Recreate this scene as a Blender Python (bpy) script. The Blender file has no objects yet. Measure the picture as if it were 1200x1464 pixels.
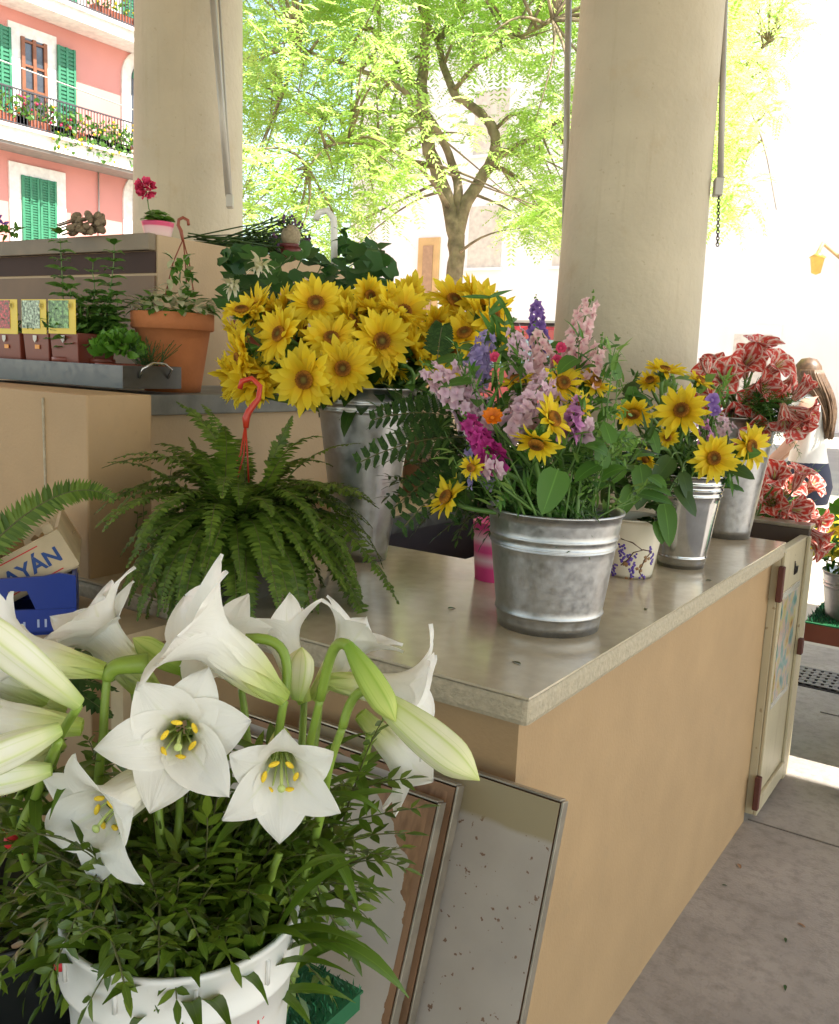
import bpy, math, random
from mathutils import Vector as V, Matrix
random.seed(11)
R = math.radians
sc = bpy.context.scene
COL = sc.collection

# ------------------------------------------------------------------ camera
CF, CPITCH, CROLL, CYAW, CH = 1300.0, R(9.3), R(2.6), R(33.5), 1.53
CP = V((0, 0, CH))
FW = V((-math.sin(CYAW)*math.cos(CPITCH), math.cos(CYAW)*math.cos(CPITCH), -math.sin(CPITCH)))
_r0 = V((math.cos(CYAW), math.sin(CYAW), 0)); _u0 = _r0.cross(FW)
RT = _r0*math.cos(CROLL) + _u0*math.sin(CROLL)
UP = -_r0*math.sin(CROLL) + _u0*math.cos(CROLL)
cam = bpy.data.cameras.new('camera'); camo = bpy.data.objects.new('camera', cam); COL.objects.link(camo)
camo.matrix_world = Matrix(((RT.x, UP.x, -FW.x, CP.x), (RT.y, UP.y, -FW.y, CP.y), (RT.z, UP.z, -FW.z, CP.z), (0, 0, 0, 1)))
cam.sensor_width = 36; cam.lens = CF/1464*36; cam.clip_start = .05; cam.clip_end = 500
cam.dof.use_dof = False
sc.camera = camo
sc.render.resolution_x, sc.render.resolution_y = 839, 1024

# ------------------------------------------------------------------ world, sun, exposure
SUN_EL, SUN_AZ = R(55), R(12)          # azimuth measured from +X towards +Y
w = bpy.data.worlds.new('World'); sc.world = w; w.use_nodes = True
nt = w.node_tree; bg = nt.nodes['Background']
sky = nt.nodes.new('ShaderNodeTexSky'); sky.sky_type = 'NISHITA'; sky.sun_disc = False
sky.sun_elevation = SUN_EL; sky.sun_rotation = R(90) - SUN_AZ
wm = nt.nodes.new('ShaderNodeMixRGB'); wm.blend_type = 'MULTIPLY'; wm.inputs[0].default_value = 1; wm.inputs[2].default_value = (1, .92, .78, 1)   # tints the sky light warmer, as a white balance
nt.links.new(sky.outputs[0], wm.inputs[1]); nt.links.new(wm.outputs[0], bg.inputs[0]); bg.inputs[1].default_value = .15
sl = bpy.data.lights.new('sun', 'SUN'); sl.energy = 4.2; sl.angle = R(.5); sl.color = (1, .95, .86)
so = bpy.data.objects.new('sun', sl); COL.objects.link(so)
sd = V((math.cos(SUN_AZ)*math.cos(SUN_EL), math.sin(SUN_AZ)*math.cos(SUN_EL), math.sin(SUN_EL)))
so.rotation_euler = sd.to_track_quat('Z', 'Y').to_euler(); so.location = sd*30
sc.view_settings.view_transform = 'Standard'; sc.view_settings.look = 'None'
sc.view_settings.exposure = 1.82; sc.view_settings.gamma = 1
sc.render.engine = 'CYCLES'
cy = sc.cycles
cy.use_denoising = True; cy.max_bounces = 10; cy.diffuse_bounces = 6; cy.glossy_bounces = 4
cy.transmission_bounces = 6; cy.transparent_max_bounces = 8; cy.sample_clamp_indirect = 8
cy.caustics_reflective = False; cy.caustics_refractive = False

# ------------------------------------------------------------------ placing helpers
def at(px, py, d): return CP + (FW + RT*((px-600)/CF) + UP*((732-py)/CF))*d
def on(px, py, ax, val):
    d = FW + RT*((px-600)/CF) + UP*((732-py)/CF)
    return CP + d*((val-CP[ax])/d[ax])
def cdir(x, y, z): return (RT*x + UP*y - FW*z).normalized()
def rnd(a, b): return random.uniform(a, b)
def jit(v, s): return v + V((rnd(-s, s), rnd(-s, s), rnd(-s, s)))
def perp(d):
    a = V((0, 0, 1)) if abs(d.z) < .9 else V((1, 0, 0))
    e = d.cross(a).normalized(); return e, d.cross(e).normalized()
def bez(p0, p1, p2, p3, n):
    out = []
    for i in range(n+1):
        t = i/n; u = 1-t
        out.append(p0*(u**3) + p1*(3*u*u*t) + p2*(3*u*t*t) + p3*(t**3))
    return out
def randdir():
    while True:
        v = V((rnd(-1, 1), rnd(-1, 1), rnd(-1, 1)))
        if .05 < v.length < 1: return v.normalized()

# ------------------------------------------------------------------ mesh builder
SH = {'leaf': lambda t: max(.04, math.sin(math.pi*min(1, t**.75))**.85),
      'lance': lambda t: max(.05, (.45+.55*math.sin(math.pi*min(1, t*.9+.1)))*(1-t**4)),
      'ray': lambda t: (.38, .8, 1, .9, .12)[min(4, int(t*4+.5))],
      'strap': lambda t: max(.05, .75+.25*math.sin(math.pi*t)-.95*max(0, t-.6)/.4),
      'broad': lambda t: max(.03, math.sin(math.pi*min(1, (t*.97+.03)**.6))**.6),
      'obov': lambda t: max(.08, math.sin(math.pi*min(.95, t**1.5*.9+.05)))}
class MB:
    def __init__(s): s.v = []; s.f = []; s.uv = []; s.mi = []
    def add(s, vs, fs, uvs=None, mi=0):
        b = len(s.v); s.v.extend(vs)
        s.uv.extend(uvs if uvs else [(.5, .5)]*len(vs))
        for f in fs: s.f.append(tuple(i+b for i in f)); s.mi.append(mi)
    def build(s, name, mats, parent=None, loc=None, smooth=True, bevel=0, subsurf=0, origin=None):
        me = bpy.data.meshes.new(name)
        if not isinstance(mats, (list, tuple)): mats = [mats]
        o = bpy.data.objects.new(name, me); COL.objects.link(o)
        off = V((0, 0, 0))
        if parent is not None:
            o.parent = parent
            off = V(parent.get('_w', (0, 0, 0)))
        if loc is not None:
            off = V(loc); o.location = off
        me.from_pydata([tuple(V(p)-off) for p in s.v], [], s.f)
        for m in mats: me.materials.append(m)
        if max(s.mi or [0]) > 0: me.polygons.foreach_set('material_index', s.mi)
        ul = me.uv_layers.new(name='UVMap')
        li = [0]*len(me.loops); me.loops.foreach_get('vertex_index', li)
        flat = []
        for i in li: flat.extend(s.uv[i])
        ul.data.foreach_set('uv', flat)
        if smooth: me.polygons.foreach_set('use_smooth', [True]*len(me.polygons))
        me.update()
        if bevel:
            b = o.modifiers.new('bevel', 'BEVEL'); b.width = bevel; b.segments = 2; b.limit_method = 'ANGLE'; b.harden_normals = False
        if subsurf:
            b = o.modifiers.new('sub', 'SUBSURF'); b.levels = subsurf; b.render_levels = subsurf
        o['_w'] = tuple(off)
        return o
    def box(s, x0, x1, y0, y1, z0, z1, mi=0):
        vs = [V((x, y, z)) for z in (z0, z1) for y in (y0, y1) for x in (x0, x1)]
        s.add(vs, [(0, 2, 3, 1), (4, 5, 7, 6), (0, 1, 5, 4), (2, 6, 7, 3), (0, 4, 6, 2), (1, 3, 7, 5)], None, mi)
    def obox(s, c, ax, ay, az, mi=0):
        vs = [c + ax*i + ay*j + az*k for k in (-1, 1) for j in (-1, 1) for i in (-1, 1)]
        s.add(vs, [(0, 2, 3, 1), (4, 5, 7, 6), (0, 1, 5, 4), (2, 6, 7, 3), (0, 4, 6, 2), (1, 3, 7, 5)], None, mi)
    def poly(s, pts, mi=0): s.add(list(pts), [tuple(range(len(pts)))], None, mi)
    def prism(s, pts, ext, mi=0):
        n = len(pts); vs = list(pts) + [p+ext for p in pts]
        fs = [tuple(range(n-1, -1, -1)), tuple(range(n, 2*n))] + [(i, (i+1) % n, (i+1) % n+n, i+n) for i in range(n)]
        s.add(vs, fs, None, mi)
    def tube(s, pts, r, n=7, mi=0, cap=True):
        k = len(pts)
        if not isinstance(r, (list, tuple)): r = [r]*k
        if len(r) == 2 and k > 2: r = [r[0]+(r[1]-r[0])*i/(k-1) for i in range(k)]
        d0 = (pts[1]-pts[0]).normalized(); e, _ = perp(d0); vs = []; uv = []
        for i in range(k):
            d = (pts[min(i+1, k-1)]-pts[max(i-1, 0)]).normalized()
            e = (e - d*e.dot(d)).normalized(); g = d.cross(e)
            for j in range(n):
                a = 2*math.pi*j/n
                vs.append(pts[i] + (e*math.cos(a)+g*math.sin(a))*r[i]); uv.append((j/n, i/(k-1)))
        fs = [(i*n+j, i*n+(j+1) % n, (i+1)*n+(j+1) % n, (i+1)*n+j) for i in range(k-1) for j in range(n)]
        if cap: fs += [tuple(range(n-1, -1, -1)), tuple(range((k-1)*n, k*n))]
        s.add(vs, fs, uv, mi)
    def lathe(s, base, prof, n=32, axis=V((0, 0, 1)), mi=0, mod=None):
        e, g = perp(axis) if abs(axis.z) < .999 else (V((1, 0, 0)), V((0, 1, 0)))
        vs = []; uv = []; k = len(prof)
        for i, (r, z) in enumerate(prof):
            for j in range(n):
                a = 2*math.pi*j/n; rr = r*(mod(a, i/(k-1)) if mod else 1)
                vs.append(base + axis*z + (e*math.cos(a)+g*math.sin(a))*rr); uv.append((j/n, i/(k-1)))
        fs = [(i*n+j, i*n+(j+1) % n, (i+1)*n+(j+1) % n, (i+1)*n+j) for i in range(k-1) for j in range(n)]
        s.add(vs, fs, uv, mi)
    def grid(s, fn, nu, nv, mi=0):
        vs = []; uv = []
        for j in range(nv+1):
            for i in range(nu+1):
                vs.append(fn(i/nu, j/nv)); uv.append((i/nu, j/nv))
        W = nu+1
        s.add(vs, [(j*W+i, j*W+i+1, (j+1)*W+i+1, (j+1)*W+i) for j in range(nv) for i in range(nu)], uv, mi)
    def blade(s, p, d, n, L, W, segs=3, bend=.3, fold=.2, shape='leaf', mi=0, twist=0):
        d = d.normalized(); sd_ = d.cross(n)
        if sd_.length < 1e-4: sd_ = perp(d)[0]
        sd_.normalize(); n = sd_.cross(d); f = SH[shape]; vs = []; uv = []; p = V(p); st = L/segs; b = bend/segs
        for i in range(segs+1):
            t = i/segs; wd = W*.5*f(t)
            vs += [p - sd_*wd + n*(fold*wd), p, p + sd_*wd + n*(fold*wd)]
            uv += [(0, t), (.5, t), (1, t)]
            p = p + d*st
            d2 = d*math.cos(b) - n*math.sin(b); n = n*math.cos(b) + d*math.sin(b); d = d2
            if twist: q = Matrix.Rotation(twist/segs, 3, d); sd_ = q @ sd_; n = q @ n
        s.add(vs, [q for i in range(segs) for q in ((i*3, i*3+1, i*3+4, i*3+3), (i*3+1, i*3+2, i*3+5, i*3+4))], uv, mi)
        return p
    def rhomb(s, p, d, sd_, L, W, mi=0, m=.45):
        s.add([p, p + d*(L*m) - sd_*(W*.5), p + d*L, p + d*(L*m) + sd_*(W*.5)], [(0, 1, 2, 3)], [(.5, 0), (0, m), (.5, 1), (1, m)], mi)
    def ball(s, c, r, n=8, k=5, mi=0, sq=1, axis=V((0, 0, 1))):
        s.lathe(c, [(max(1e-4, r*math.sin(math.pi*i/k)), -r*sq*math.cos(math.pi*i/k)) for i in range(k+1)], n, axis, mi)

def thing(name, label, cat, loc, group=None):
    o = bpy.data.objects.new(name, None); COL.objects.link(o); o.location = V(loc); o.empty_display_size = .05
    o['_w'] = tuple(V(loc)); return tag(o, label, cat, group)
def tag(o, label=None, cat=None, group=None, kind=None):
    if label: o['label'] = label
    if cat: o['category'] = cat
    if group: o['group'] = group
    if kind: o['kind'] = kind
    return o

# ------------------------------------------------------------------ materials
def newmat(name):
    m = bpy.data.materials.new(name); m.use_nodes = True; t = m.node_tree
    return m, t, t.nodes['Principled BSDF'], t.nodes['Material Output']
def N(t, typ, **kw):
    n = t.nodes.new(typ)
    for k, v in kw.items(): setattr(n, k, v)
    return n
def ramp(t, stops, interp='LINEAR'):
    n = N(t, 'ShaderNodeValToRGB'); n.color_ramp.interpolation = interp; e = n.color_ramp.elements
    while len(e) < len(stops): e.new(.5)
    for i, (p, c) in enumerate(stops): e[i].position = p; e[i].color = (*c[:3], 1)
    return n
def c3(c, k): return tuple(min(1, max(0, x*k)) for x in c)
def pm(name, col, rough=.6, metal=0, var=.12, vs=6, bump=0, bs=80, spec=.5, col2=None, detail=5, dirt=None, coat=0):
    m, t, b, o = newmat(name); L = t.links.new
    tc = N(t, 'ShaderNodeTexCoord'); nz = N(t, 'ShaderNodeTexNoise'); nz.inputs['Scale'].default_value = vs; nz.inputs['Detail'].default_value = detail
    L(tc.outputs['Object'], nz.inputs['Vector'])
    rp = ramp(t, [(.32, c3(col, 1-var)), (.68, col2 or c3(col, 1+var))]); L(nz.outputs[0], rp.inputs[0]); last = rp.outputs[0]
    if dirt:
        dc, lo, hi, ds = dirt
        n2 = N(t, 'ShaderNodeTexNoise'); n2.inputs['Scale'].default_value = ds; n2.inputs['Detail'].default_value = 8; n2.inputs['Roughness'].default_value = .65
        L(tc.outputs['Object'], n2.inputs['Vector']); r2 = ramp(t, [(lo, (0, 0, 0)), (hi, (1, 1, 1))]); L(n2.outputs[0], r2.inputs[0])
        mx = N(t, 'ShaderNodeMixRGB'); L(r2.outputs[0], mx.inputs[0]); L(last, mx.inputs[1]); mx.inputs[2].default_value = (*dc, 1); last = mx.outputs[0]
    L(last, b.inputs['Base Color'])
    b.inputs['Roughness'].default_value = rough; b.inputs['Metallic'].default_value = metal; b.inputs['Specular IOR Level'].default_value = spec
    if coat: b.inputs['Coat Weight'].default_value = coat; b.inputs['Coat Roughness'].default_value = .1
    if bump:
        n3 = N(t, 'ShaderNodeTexNoise'); n3.inputs['Scale'].default_value = bs; n3.inputs['Detail'].default_value = 6
        L(tc.outputs['Object'], n3.inputs['Vector']); bp = N(t, 'ShaderNodeBump'); bp.inputs['Strength'].default_value = bump; bp.inputs['Distance'].default_value = .01
        L(n3.outputs[0], bp.inputs['Height']); L(bp.outputs[0], b.inputs['Normal'])
    return m
def streaks(m, col, amt=.5, base_z=None):
    t = m.node_tree; b = t.nodes['Principled BSDF']; L = t.links.new; src = b.inputs['Base Color'].links[0].from_socket
    tc = N(t, 'ShaderNodeTexCoord'); vm = N(t, 'ShaderNodeVectorMath', operation='MULTIPLY'); vm.inputs[1].default_value = (16, 16, 1.1); L(tc.outputs['Object'], vm.inputs[0])
    nz = N(t, 'ShaderNodeTexNoise'); nz.inputs['Scale'].default_value = 1.5; nz.inputs['Detail'].default_value = 6; nz.inputs['Roughness'].default_value = .7; L(vm.outputs[0], nz.inputs['Vector'])
    r = ramp(t, [(.56, (0, 0, 0)), (.78, (amt,)*3)]); L(nz.outputs[0], r.inputs[0])
    n2 = N(t, 'ShaderNodeTexNoise'); n2.inputs['Scale'].default_value = 55; n2.inputs['Detail'].default_value = 2; L(tc.outputs['Object'], n2.inputs['Vector']); r2 = ramp(t, [(.70, (0, 0, 0)), (.73, (amt,)*3)]); L(n2.outputs[0], r2.inputs[0])
    mx0 = N(t, 'ShaderNodeMath', operation='MAXIMUM'); L(r.outputs[0], mx0.inputs[0]); L(r2.outputs[0], mx0.inputs[1])
    mx = N(t, 'ShaderNodeMixRGB'); L(mx0.outputs[0], mx.inputs[0]); L(src, mx.inputs[1]); mx.inputs[2].default_value = (*col, 1); L(mx.outputs[0], b.inputs['Base Color'])
def leafm(name, c1, c2, rough=.45, transl=.35, tcol=None, spec=.4, vein=0):
    """foliage: colour differs from leaf to leaf, light passes through"""
    m, t, b, o = newmat(name); L = t.links.new
    g = N(t, 'ShaderNodeNewGeometry'); rp = ramp(t, [(0, c1), (1, c2)]); L(g.outputs['Random Per Island'], rp.inputs[0]); last = rp.outputs[0]
    if vein:
        uvn = N(t, 'ShaderNodeUVMap'); sp = N(t, 'ShaderNodeSeparateXYZ'); L(uvn.outputs[0], sp.inputs[0])
        rv = ramp(t, [(.46, (0, 0, 0)), (.5, (1, 1, 1)), (.54, (0, 0, 0))]); L(sp.outputs[0], rv.inputs[0])
        mv = N(t, 'ShaderNodeMath', operation='MULTIPLY'); L(rv.outputs[0], mv.inputs[0]); mv.inputs[1].default_value = vein
        mx = N(t, 'ShaderNodeMixRGB'); L(mv.outputs[0], mx.inputs[0]); L(last, mx.inputs[1]); mx.inputs[2].default_value = (*c3(c2, 1.9), 1); last = mx.outputs[0]
    L(last, b.inputs['Base Color']); b.inputs['Roughness'].default_value = rough; b.inputs['Specular IOR Level'].default_value = spec
    tb = N(t, 'ShaderNodeBsdfTranslucent'); ms = N(t, 'ShaderNodeMixShader'); ms.inputs[0].default_value = transl
    if tcol: tb.inputs[0].default_value = (*tcol, 1)
    else: L(last, tb.inputs[0])
    L(b.outputs[0], ms.inputs[1]); L(tb.outputs[0], ms.inputs[2]); L(ms.outputs[0], o.inputs[0])
    return m
def petalm(name, stops, rough=.5, transl=.3, stripes=None, var=.1, veins=0, axis=1, ribs=None, mid=None):
    """petal pigment runs along the petal (UV v); stripes across it (UV u)"""
    m, t, b, o = newmat(name); L = t.links.new
    uvn = N(t, 'ShaderNodeUVMap'); sp = N(t, 'ShaderNodeSeparateXYZ'); L(uvn.outputs[0], sp.inputs[0])
    rp = ramp(t, stops); L(sp.outputs[axis], rp.inputs[0]); last = rp.outputs[0]
    if stripes:
        st, amt, kk = stripes
        nz = N(t, 'ShaderNodeTexNoise'); nz.inputs['Scale'].default_value = 5
        vm = N(t, 'ShaderNodeVectorMath', operation='MULTIPLY'); vm.inputs[1].default_value = (kk, 1.2, 1)
        L(uvn.outputs[0], vm.inputs[0]); L(vm.outputs[0], nz.inputs['Vector'])
        r2 = ramp(t, st); L(nz.outputs[0], r2.inputs[0])
        mx = N(t, 'ShaderNodeMixRGB'); mx.inputs[0].default_value = amt; L(last, mx.inputs[1]); L(r2.outputs[0], mx.inputs[2]); last = mx.outputs[0]
        r3 = ramp(t, [(.02, (1, 1, 1)), (.11, (0, 0, 0)), (.89, (0, 0, 0)), (.98, (1, 1, 1))]); L(sp.outputs[0], r3.inputs[0])
        r4 = ramp(t, [(.43, (0, 0, 0)), (.5, (1, 1, 1)), (.57, (0, 0, 0))]); L(sp.outputs[0], r4.inputs[0])
        ad = N(t, 'ShaderNodeMath', operation='MAXIMUM'); L(r3.outputs[0], ad.inputs[0]); L(r4.outputs[0], ad.inputs[1])
        mw = N(t, 'ShaderNodeMixRGB'); L(ad.outputs[0], mw.inputs[0]); L(last, mw.inputs[1]); mw.inputs[2].default_value = (.86, .72, .64, 1); last = mw.outputs[0]
    if mid:
        r6 = ramp(t, [(.45, (0, 0, 0)), (.5, (.8, .8, .8)), (.55, (0, 0, 0))]); L(sp.outputs[0], r6.inputs[0]); r7 = ramp(t, [(.2, (1, 1, 1)), (.85, (0, 0, 0))]); L(sp.outputs[1], r7.inputs[0])
        m6 = N(t, 'ShaderNodeMath', operation='MULTIPLY'); L(r6.outputs[0], m6.inputs[0]); L(r7.outputs[0], m6.inputs[1])
        m7 = N(t, 'ShaderNodeMixRGB'); L(m6.outputs[0], m7.inputs[0]); L(last, m7.inputs[1]); m7.inputs[2].default_value = (*mid, 1); last = m7.outputs[0]
    if ribs:
        rc, cnt = ribs
        mu = N(t, 'ShaderNodeMath', operation='MULTIPLY'); mu.inputs[1].default_value = cnt; L(sp.outputs[0], mu.inputs[0])
        fr = N(t, 'ShaderNodeMath', operation='FRACT'); L(mu.outputs[0], fr.inputs[0])
        r5 = ramp(t, [(.0, (.8, .8, .8)), (.12, (.25, .25, .25)), (.3, (0, 0, 0)), (.62, (0, 0, 0)), (.68, (.4, .4, .4)), (.74, (0, 0, 0)), (.9, (.2, .2, .2)), (1, (.8, .8, .8))]); L(fr.outputs[0], r5.inputs[0])
        mb = N(t, 'ShaderNodeMixRGB'); L(r5.outputs[0], mb.inputs[0]); L(last, mb.inputs[1]); mb.inputs[2].default_value = (*rc, 1); last = mb.outputs[0]
    g = N(t, 'ShaderNodeNewGeometry'); hv = N(t, 'ShaderNodeHueSaturation')
    mr = N(t, 'ShaderNodeMapRange'); mr.inputs[3].default_value = 1-var; mr.inputs[4].default_value = 1+var*.6; L(g.outputs['Random Per Island'], mr.inputs[0])
    L(mr.outputs[0], hv.inputs['Value']); L(last, hv.inputs['Color']); last = hv.outputs[0]
    L(last, b.inputs['Base Color']); b.inputs['Roughness'].default_value = rough; b.inputs['Specular IOR Level'].default_value = .25
    if veins:
        wv = N(t, 'ShaderNodeTexNoise'); wv.inputs['Scale'].default_value = 1
        vm2 = N(t, 'ShaderNodeVectorMath', operation='MULTIPLY'); vm2.inputs[1].default_value = (24, 1.5, 1); L(uvn.outputs[0], vm2.inputs[0]); L(vm2.outputs[0], wv.inputs['Vector'])
        bp = N(t, 'ShaderNodeBump'); bp.inputs['Strength'].default_value = veins; bp.inputs['Distance'].default_value = .002; L(wv.outputs[0], bp.inputs['Height']); L(bp.outputs[0], b.inputs['Normal'])
    tb = N(t, 'ShaderNodeBsdfTranslucent'); L(last, tb.inputs[0]); ms = N(t, 'ShaderNodeMixShader'); ms.inputs[0].default_value = transl
    L(b.outputs[0], ms.inputs[1]); L(tb.outputs[0], ms.inputs[2]); L(ms.outputs[0], o.inputs[0])
    return m
def galv(name, c=.55, rough=.36, sc_=28):
    m, t, b, o = newmat(name); L = t.links.new
    tc = N(t, 'ShaderNodeTexCoord'); vo = N(t, 'ShaderNodeTexVoronoi'); vo.inputs['Scale'].default_value = sc_*7; L(tc.outputs['Object'], vo.inputs['Vector'])
    nz = N(t, 'ShaderNodeTexNoise'); nz.inputs['Scale'].default_value = sc_*2; nz.inputs['Detail'].default_value = 8; L(tc.outputs['Object'], nz.inputs['Vector'])
    mx = N(t, 'ShaderNodeMixRGB'); mx.inputs[0].default_value = .85; L(vo.outputs['Color'], mx.inputs[1]); L(nz.outputs[0], mx.inputs[2])
    bw = N(t, 'ShaderNodeRGBToBW'); L(mx.outputs[0], bw.inputs[0])
    rp = ramp(t, [(.25, (c*.78, c*.79, c*.8)), (.75, (c*1.08, c*1.09, c*1.10))]); L(bw.outputs[0], rp.inputs[0]); L(rp.outputs[0], b.inputs['Base Color'])
    r2 = ramp(t, [(.3, (rough*.8,)*3), (.7, (rough*1.4,)*3)]); L(bw.outputs[0], r2.inputs[0]); L(r2.outputs[0], b.inputs['Roughness'])
    b.inputs['Metallic'].default_value = .95
    return m

M = {}
M['plaster'] = pm('column_plaster', (.52, .465, .355), .75, var=.09, vs=3, bump=.45, bs=38, spec=.25, dirt=((.47, .39, .27), .58, .8, 5))
M['beige'] = pm('beige_paint', (.43, .285, .15), .6, var=.06, vs=5, bump=.12, bs=140, spec=.35, dirt=((.36, .25, .14), .6, .85, 7))
M['beige2'] = pm('pale_beige_paint', (.50, .365, .225), .6, var=.06, vs=4, bump=.1, bs=120, spec=.35, dirt=((.42, .31, .2), .6, .85, 7))
M['stone'] = pm('polished_stone_top', (.54, .465, .34), .16, var=.08, vs=26, bump=.02, bs=25, spec=.6, dirt=((.36, .30, .2), .56, .85, 9))
M['edge'] = pm('worn_stone_edge', (.46, .395, .285), .6, var=.13, vs=90, bump=.4, bs=160, spec=.3)
M['greystone'] = pm('grey_ledge', (.19, .19, .175), .55, var=.2, vs=14, bump=.1, bs=90)
M['concrete'] = pm('floor_concrete', (.335, .30, .27), .65, var=.13, vs=3.5, bump=.2, bs=120, spec=.35, dirt=((.2, .18, .155), .46, .8, 22))
M['plaza'] = pm('plaza_stone', (.43, .39, .33), .8, var=.1, vs=1.2, bump=.2, bs=30)
M['galv'] = galv('galvanized_zinc', .50, .36); M['galv_tall'] = galv('galvanized_sheet', .56, .34, 14); M['chrome'] = galv('polished_tin', .55, .14, 9)
M['inox'] = galv('brushed_tray_metal', .15, .42, 22)
M['fascia'] = pm('brown_grey_fascia', (.21, .165, .11), .6, var=.15, vs=8)
M['dark'] = pm('dark_void', (.025, .02, .02), .8)
M['darkpurple'] = pm('dark_panel', (.06, .045, .05), .5)
M['terra'] = pm('terracotta', (.52, .19, .075), .75, var=.13, vs=9, bump=.15, bs=90, spec=.2)
M['redpot'] = pm('red_brown_plastic', (.19, .038, .02), .4, var=.08)
M['terra2'] = pm('dark_terracotta', (.33, .09, .045), .7, var=.12, vs=8)
M['hook'] = pm('brown_hanger_plastic', (.26, .06, .03), .4); M['redhook'] = pm('red_hanger_plastic', (.55, .045, .02), .35)
M['whiteplastic'] = pm('white_plastic', (.78, .76, .72), .35, var=.04, vs=5, dirt=((.5, .47, .4), .62, .85, 12))
M['whitehook'] = pm('white_hanger', (.75, .75, .72), .4)
M['pink'] = pm('pink_plastic', (.85, .12, .32), .35); M['soil'] = pm('soil', (.05, .032, .02), .9, bump=.6, bs=70)
M['blue'] = pm('blue_crate_plastic', (.015, .04, .25), .35, var=.1)
M['wood'] = pm('pale_crate_wood', (.55, .43, .27), .7, var=.14, vs=12, bump=.1); M['bluetext'] = pm('blue_print', (.02, .06, .22), .6)
M['redtext'] = pm('red_print', (.6, .02, .03), .5)
M['black'] = pm('black_plastic', (.012, .012, .013), .4)
M['steelrod'] = pm('grey_painted_steel', (.42, .40, .36), .4, metal=.3, var=.06)
M['doorcream'] = pm('cream_painted_metal', (.50, .43, .285), .45, var=.06, vs=5, dirt=((.3, .22, .12), .64, .8, 8))
M['rust'] = pm('rusty_hinge', (.1, .03, .02), .7)
M['turf'] = leafm('plastic_turf', (.008, .05, .02), (.03, .20, .08), .5, .1)
M['boardedge'] = pm('worn_metal_edging', (.36, .32, .26), .35, metal=.6, var=.2, vs=20)
M['boardwood'] = pm('bare_brown_ply', (.27, .15, .08), .6, var=.2, vs=10, bump=.1)
def boardface():
    m, t, b, o = newmat('worn_laminate'); L = t.links.new
    tc = N(t, 'ShaderNodeTexCoord'); uv = N(t, 'ShaderNodeUVMap'); sp = N(t, 'ShaderNodeSeparateXYZ'); L(uv.outputs[0], sp.inputs[0])
    nz = N(t, 'ShaderNodeTexNoise'); nz.inputs['Scale'].default_value = 7; nz.inputs['Detail'].default_value = 6; L(tc.outputs['Object'], nz.inputs['Vector'])
    base = ramp(t, [(.3, (.38, .335, .29)), (.7, (.455, .405, .355))]); L(nz.outputs[0], base.inputs[0])
    # specks of rubbed-through laminate
    n2 = N(t, 'ShaderNodeTexNoise'); n2.inputs['Scale'].default_value = 78; n2.inputs['Detail'].default_value = 3; L(tc.outputs['Object'], n2.inputs['Vector'])
    r2 = ramp(t, [(.66, (0, 0, 0)), (.68, (1, 1, 1))]); L(n2.outputs[0], r2.inputs[0])
    mx = N(t, 'ShaderNodeMixRGB'); L(r2.outputs[0], mx.inputs[0]); L(base.outputs[0], mx.inputs[1]); mx.inputs[2].default_value = (.19, .11, .07, 1)
    # olive glue band along the top edge
    ad = N(t, 'ShaderNodeMath', operation='MULTIPLY_ADD'); L(nz.outputs[0], ad.inputs[0]); ad.inputs[1].default_value = .03; L(sp.outputs[1], ad.inputs[2])
    r3 = ramp(t, [(.935, (0, 0, 0)), (.945, (1, 1, 1))]); L(ad.outputs[0], r3.inputs[0])
    m2 = N(t, 'ShaderNodeMixRGB'); L(r3.outputs[0], m2.inputs[0]); L(mx.outputs[0], m2.inputs[1]); m2.inputs[2].default_value = (.31, .255, .15, 1)
    L(m2.outputs[0], b.inputs['Base Color']); b.inputs['Roughness'].default_value = .6
    return m
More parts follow.
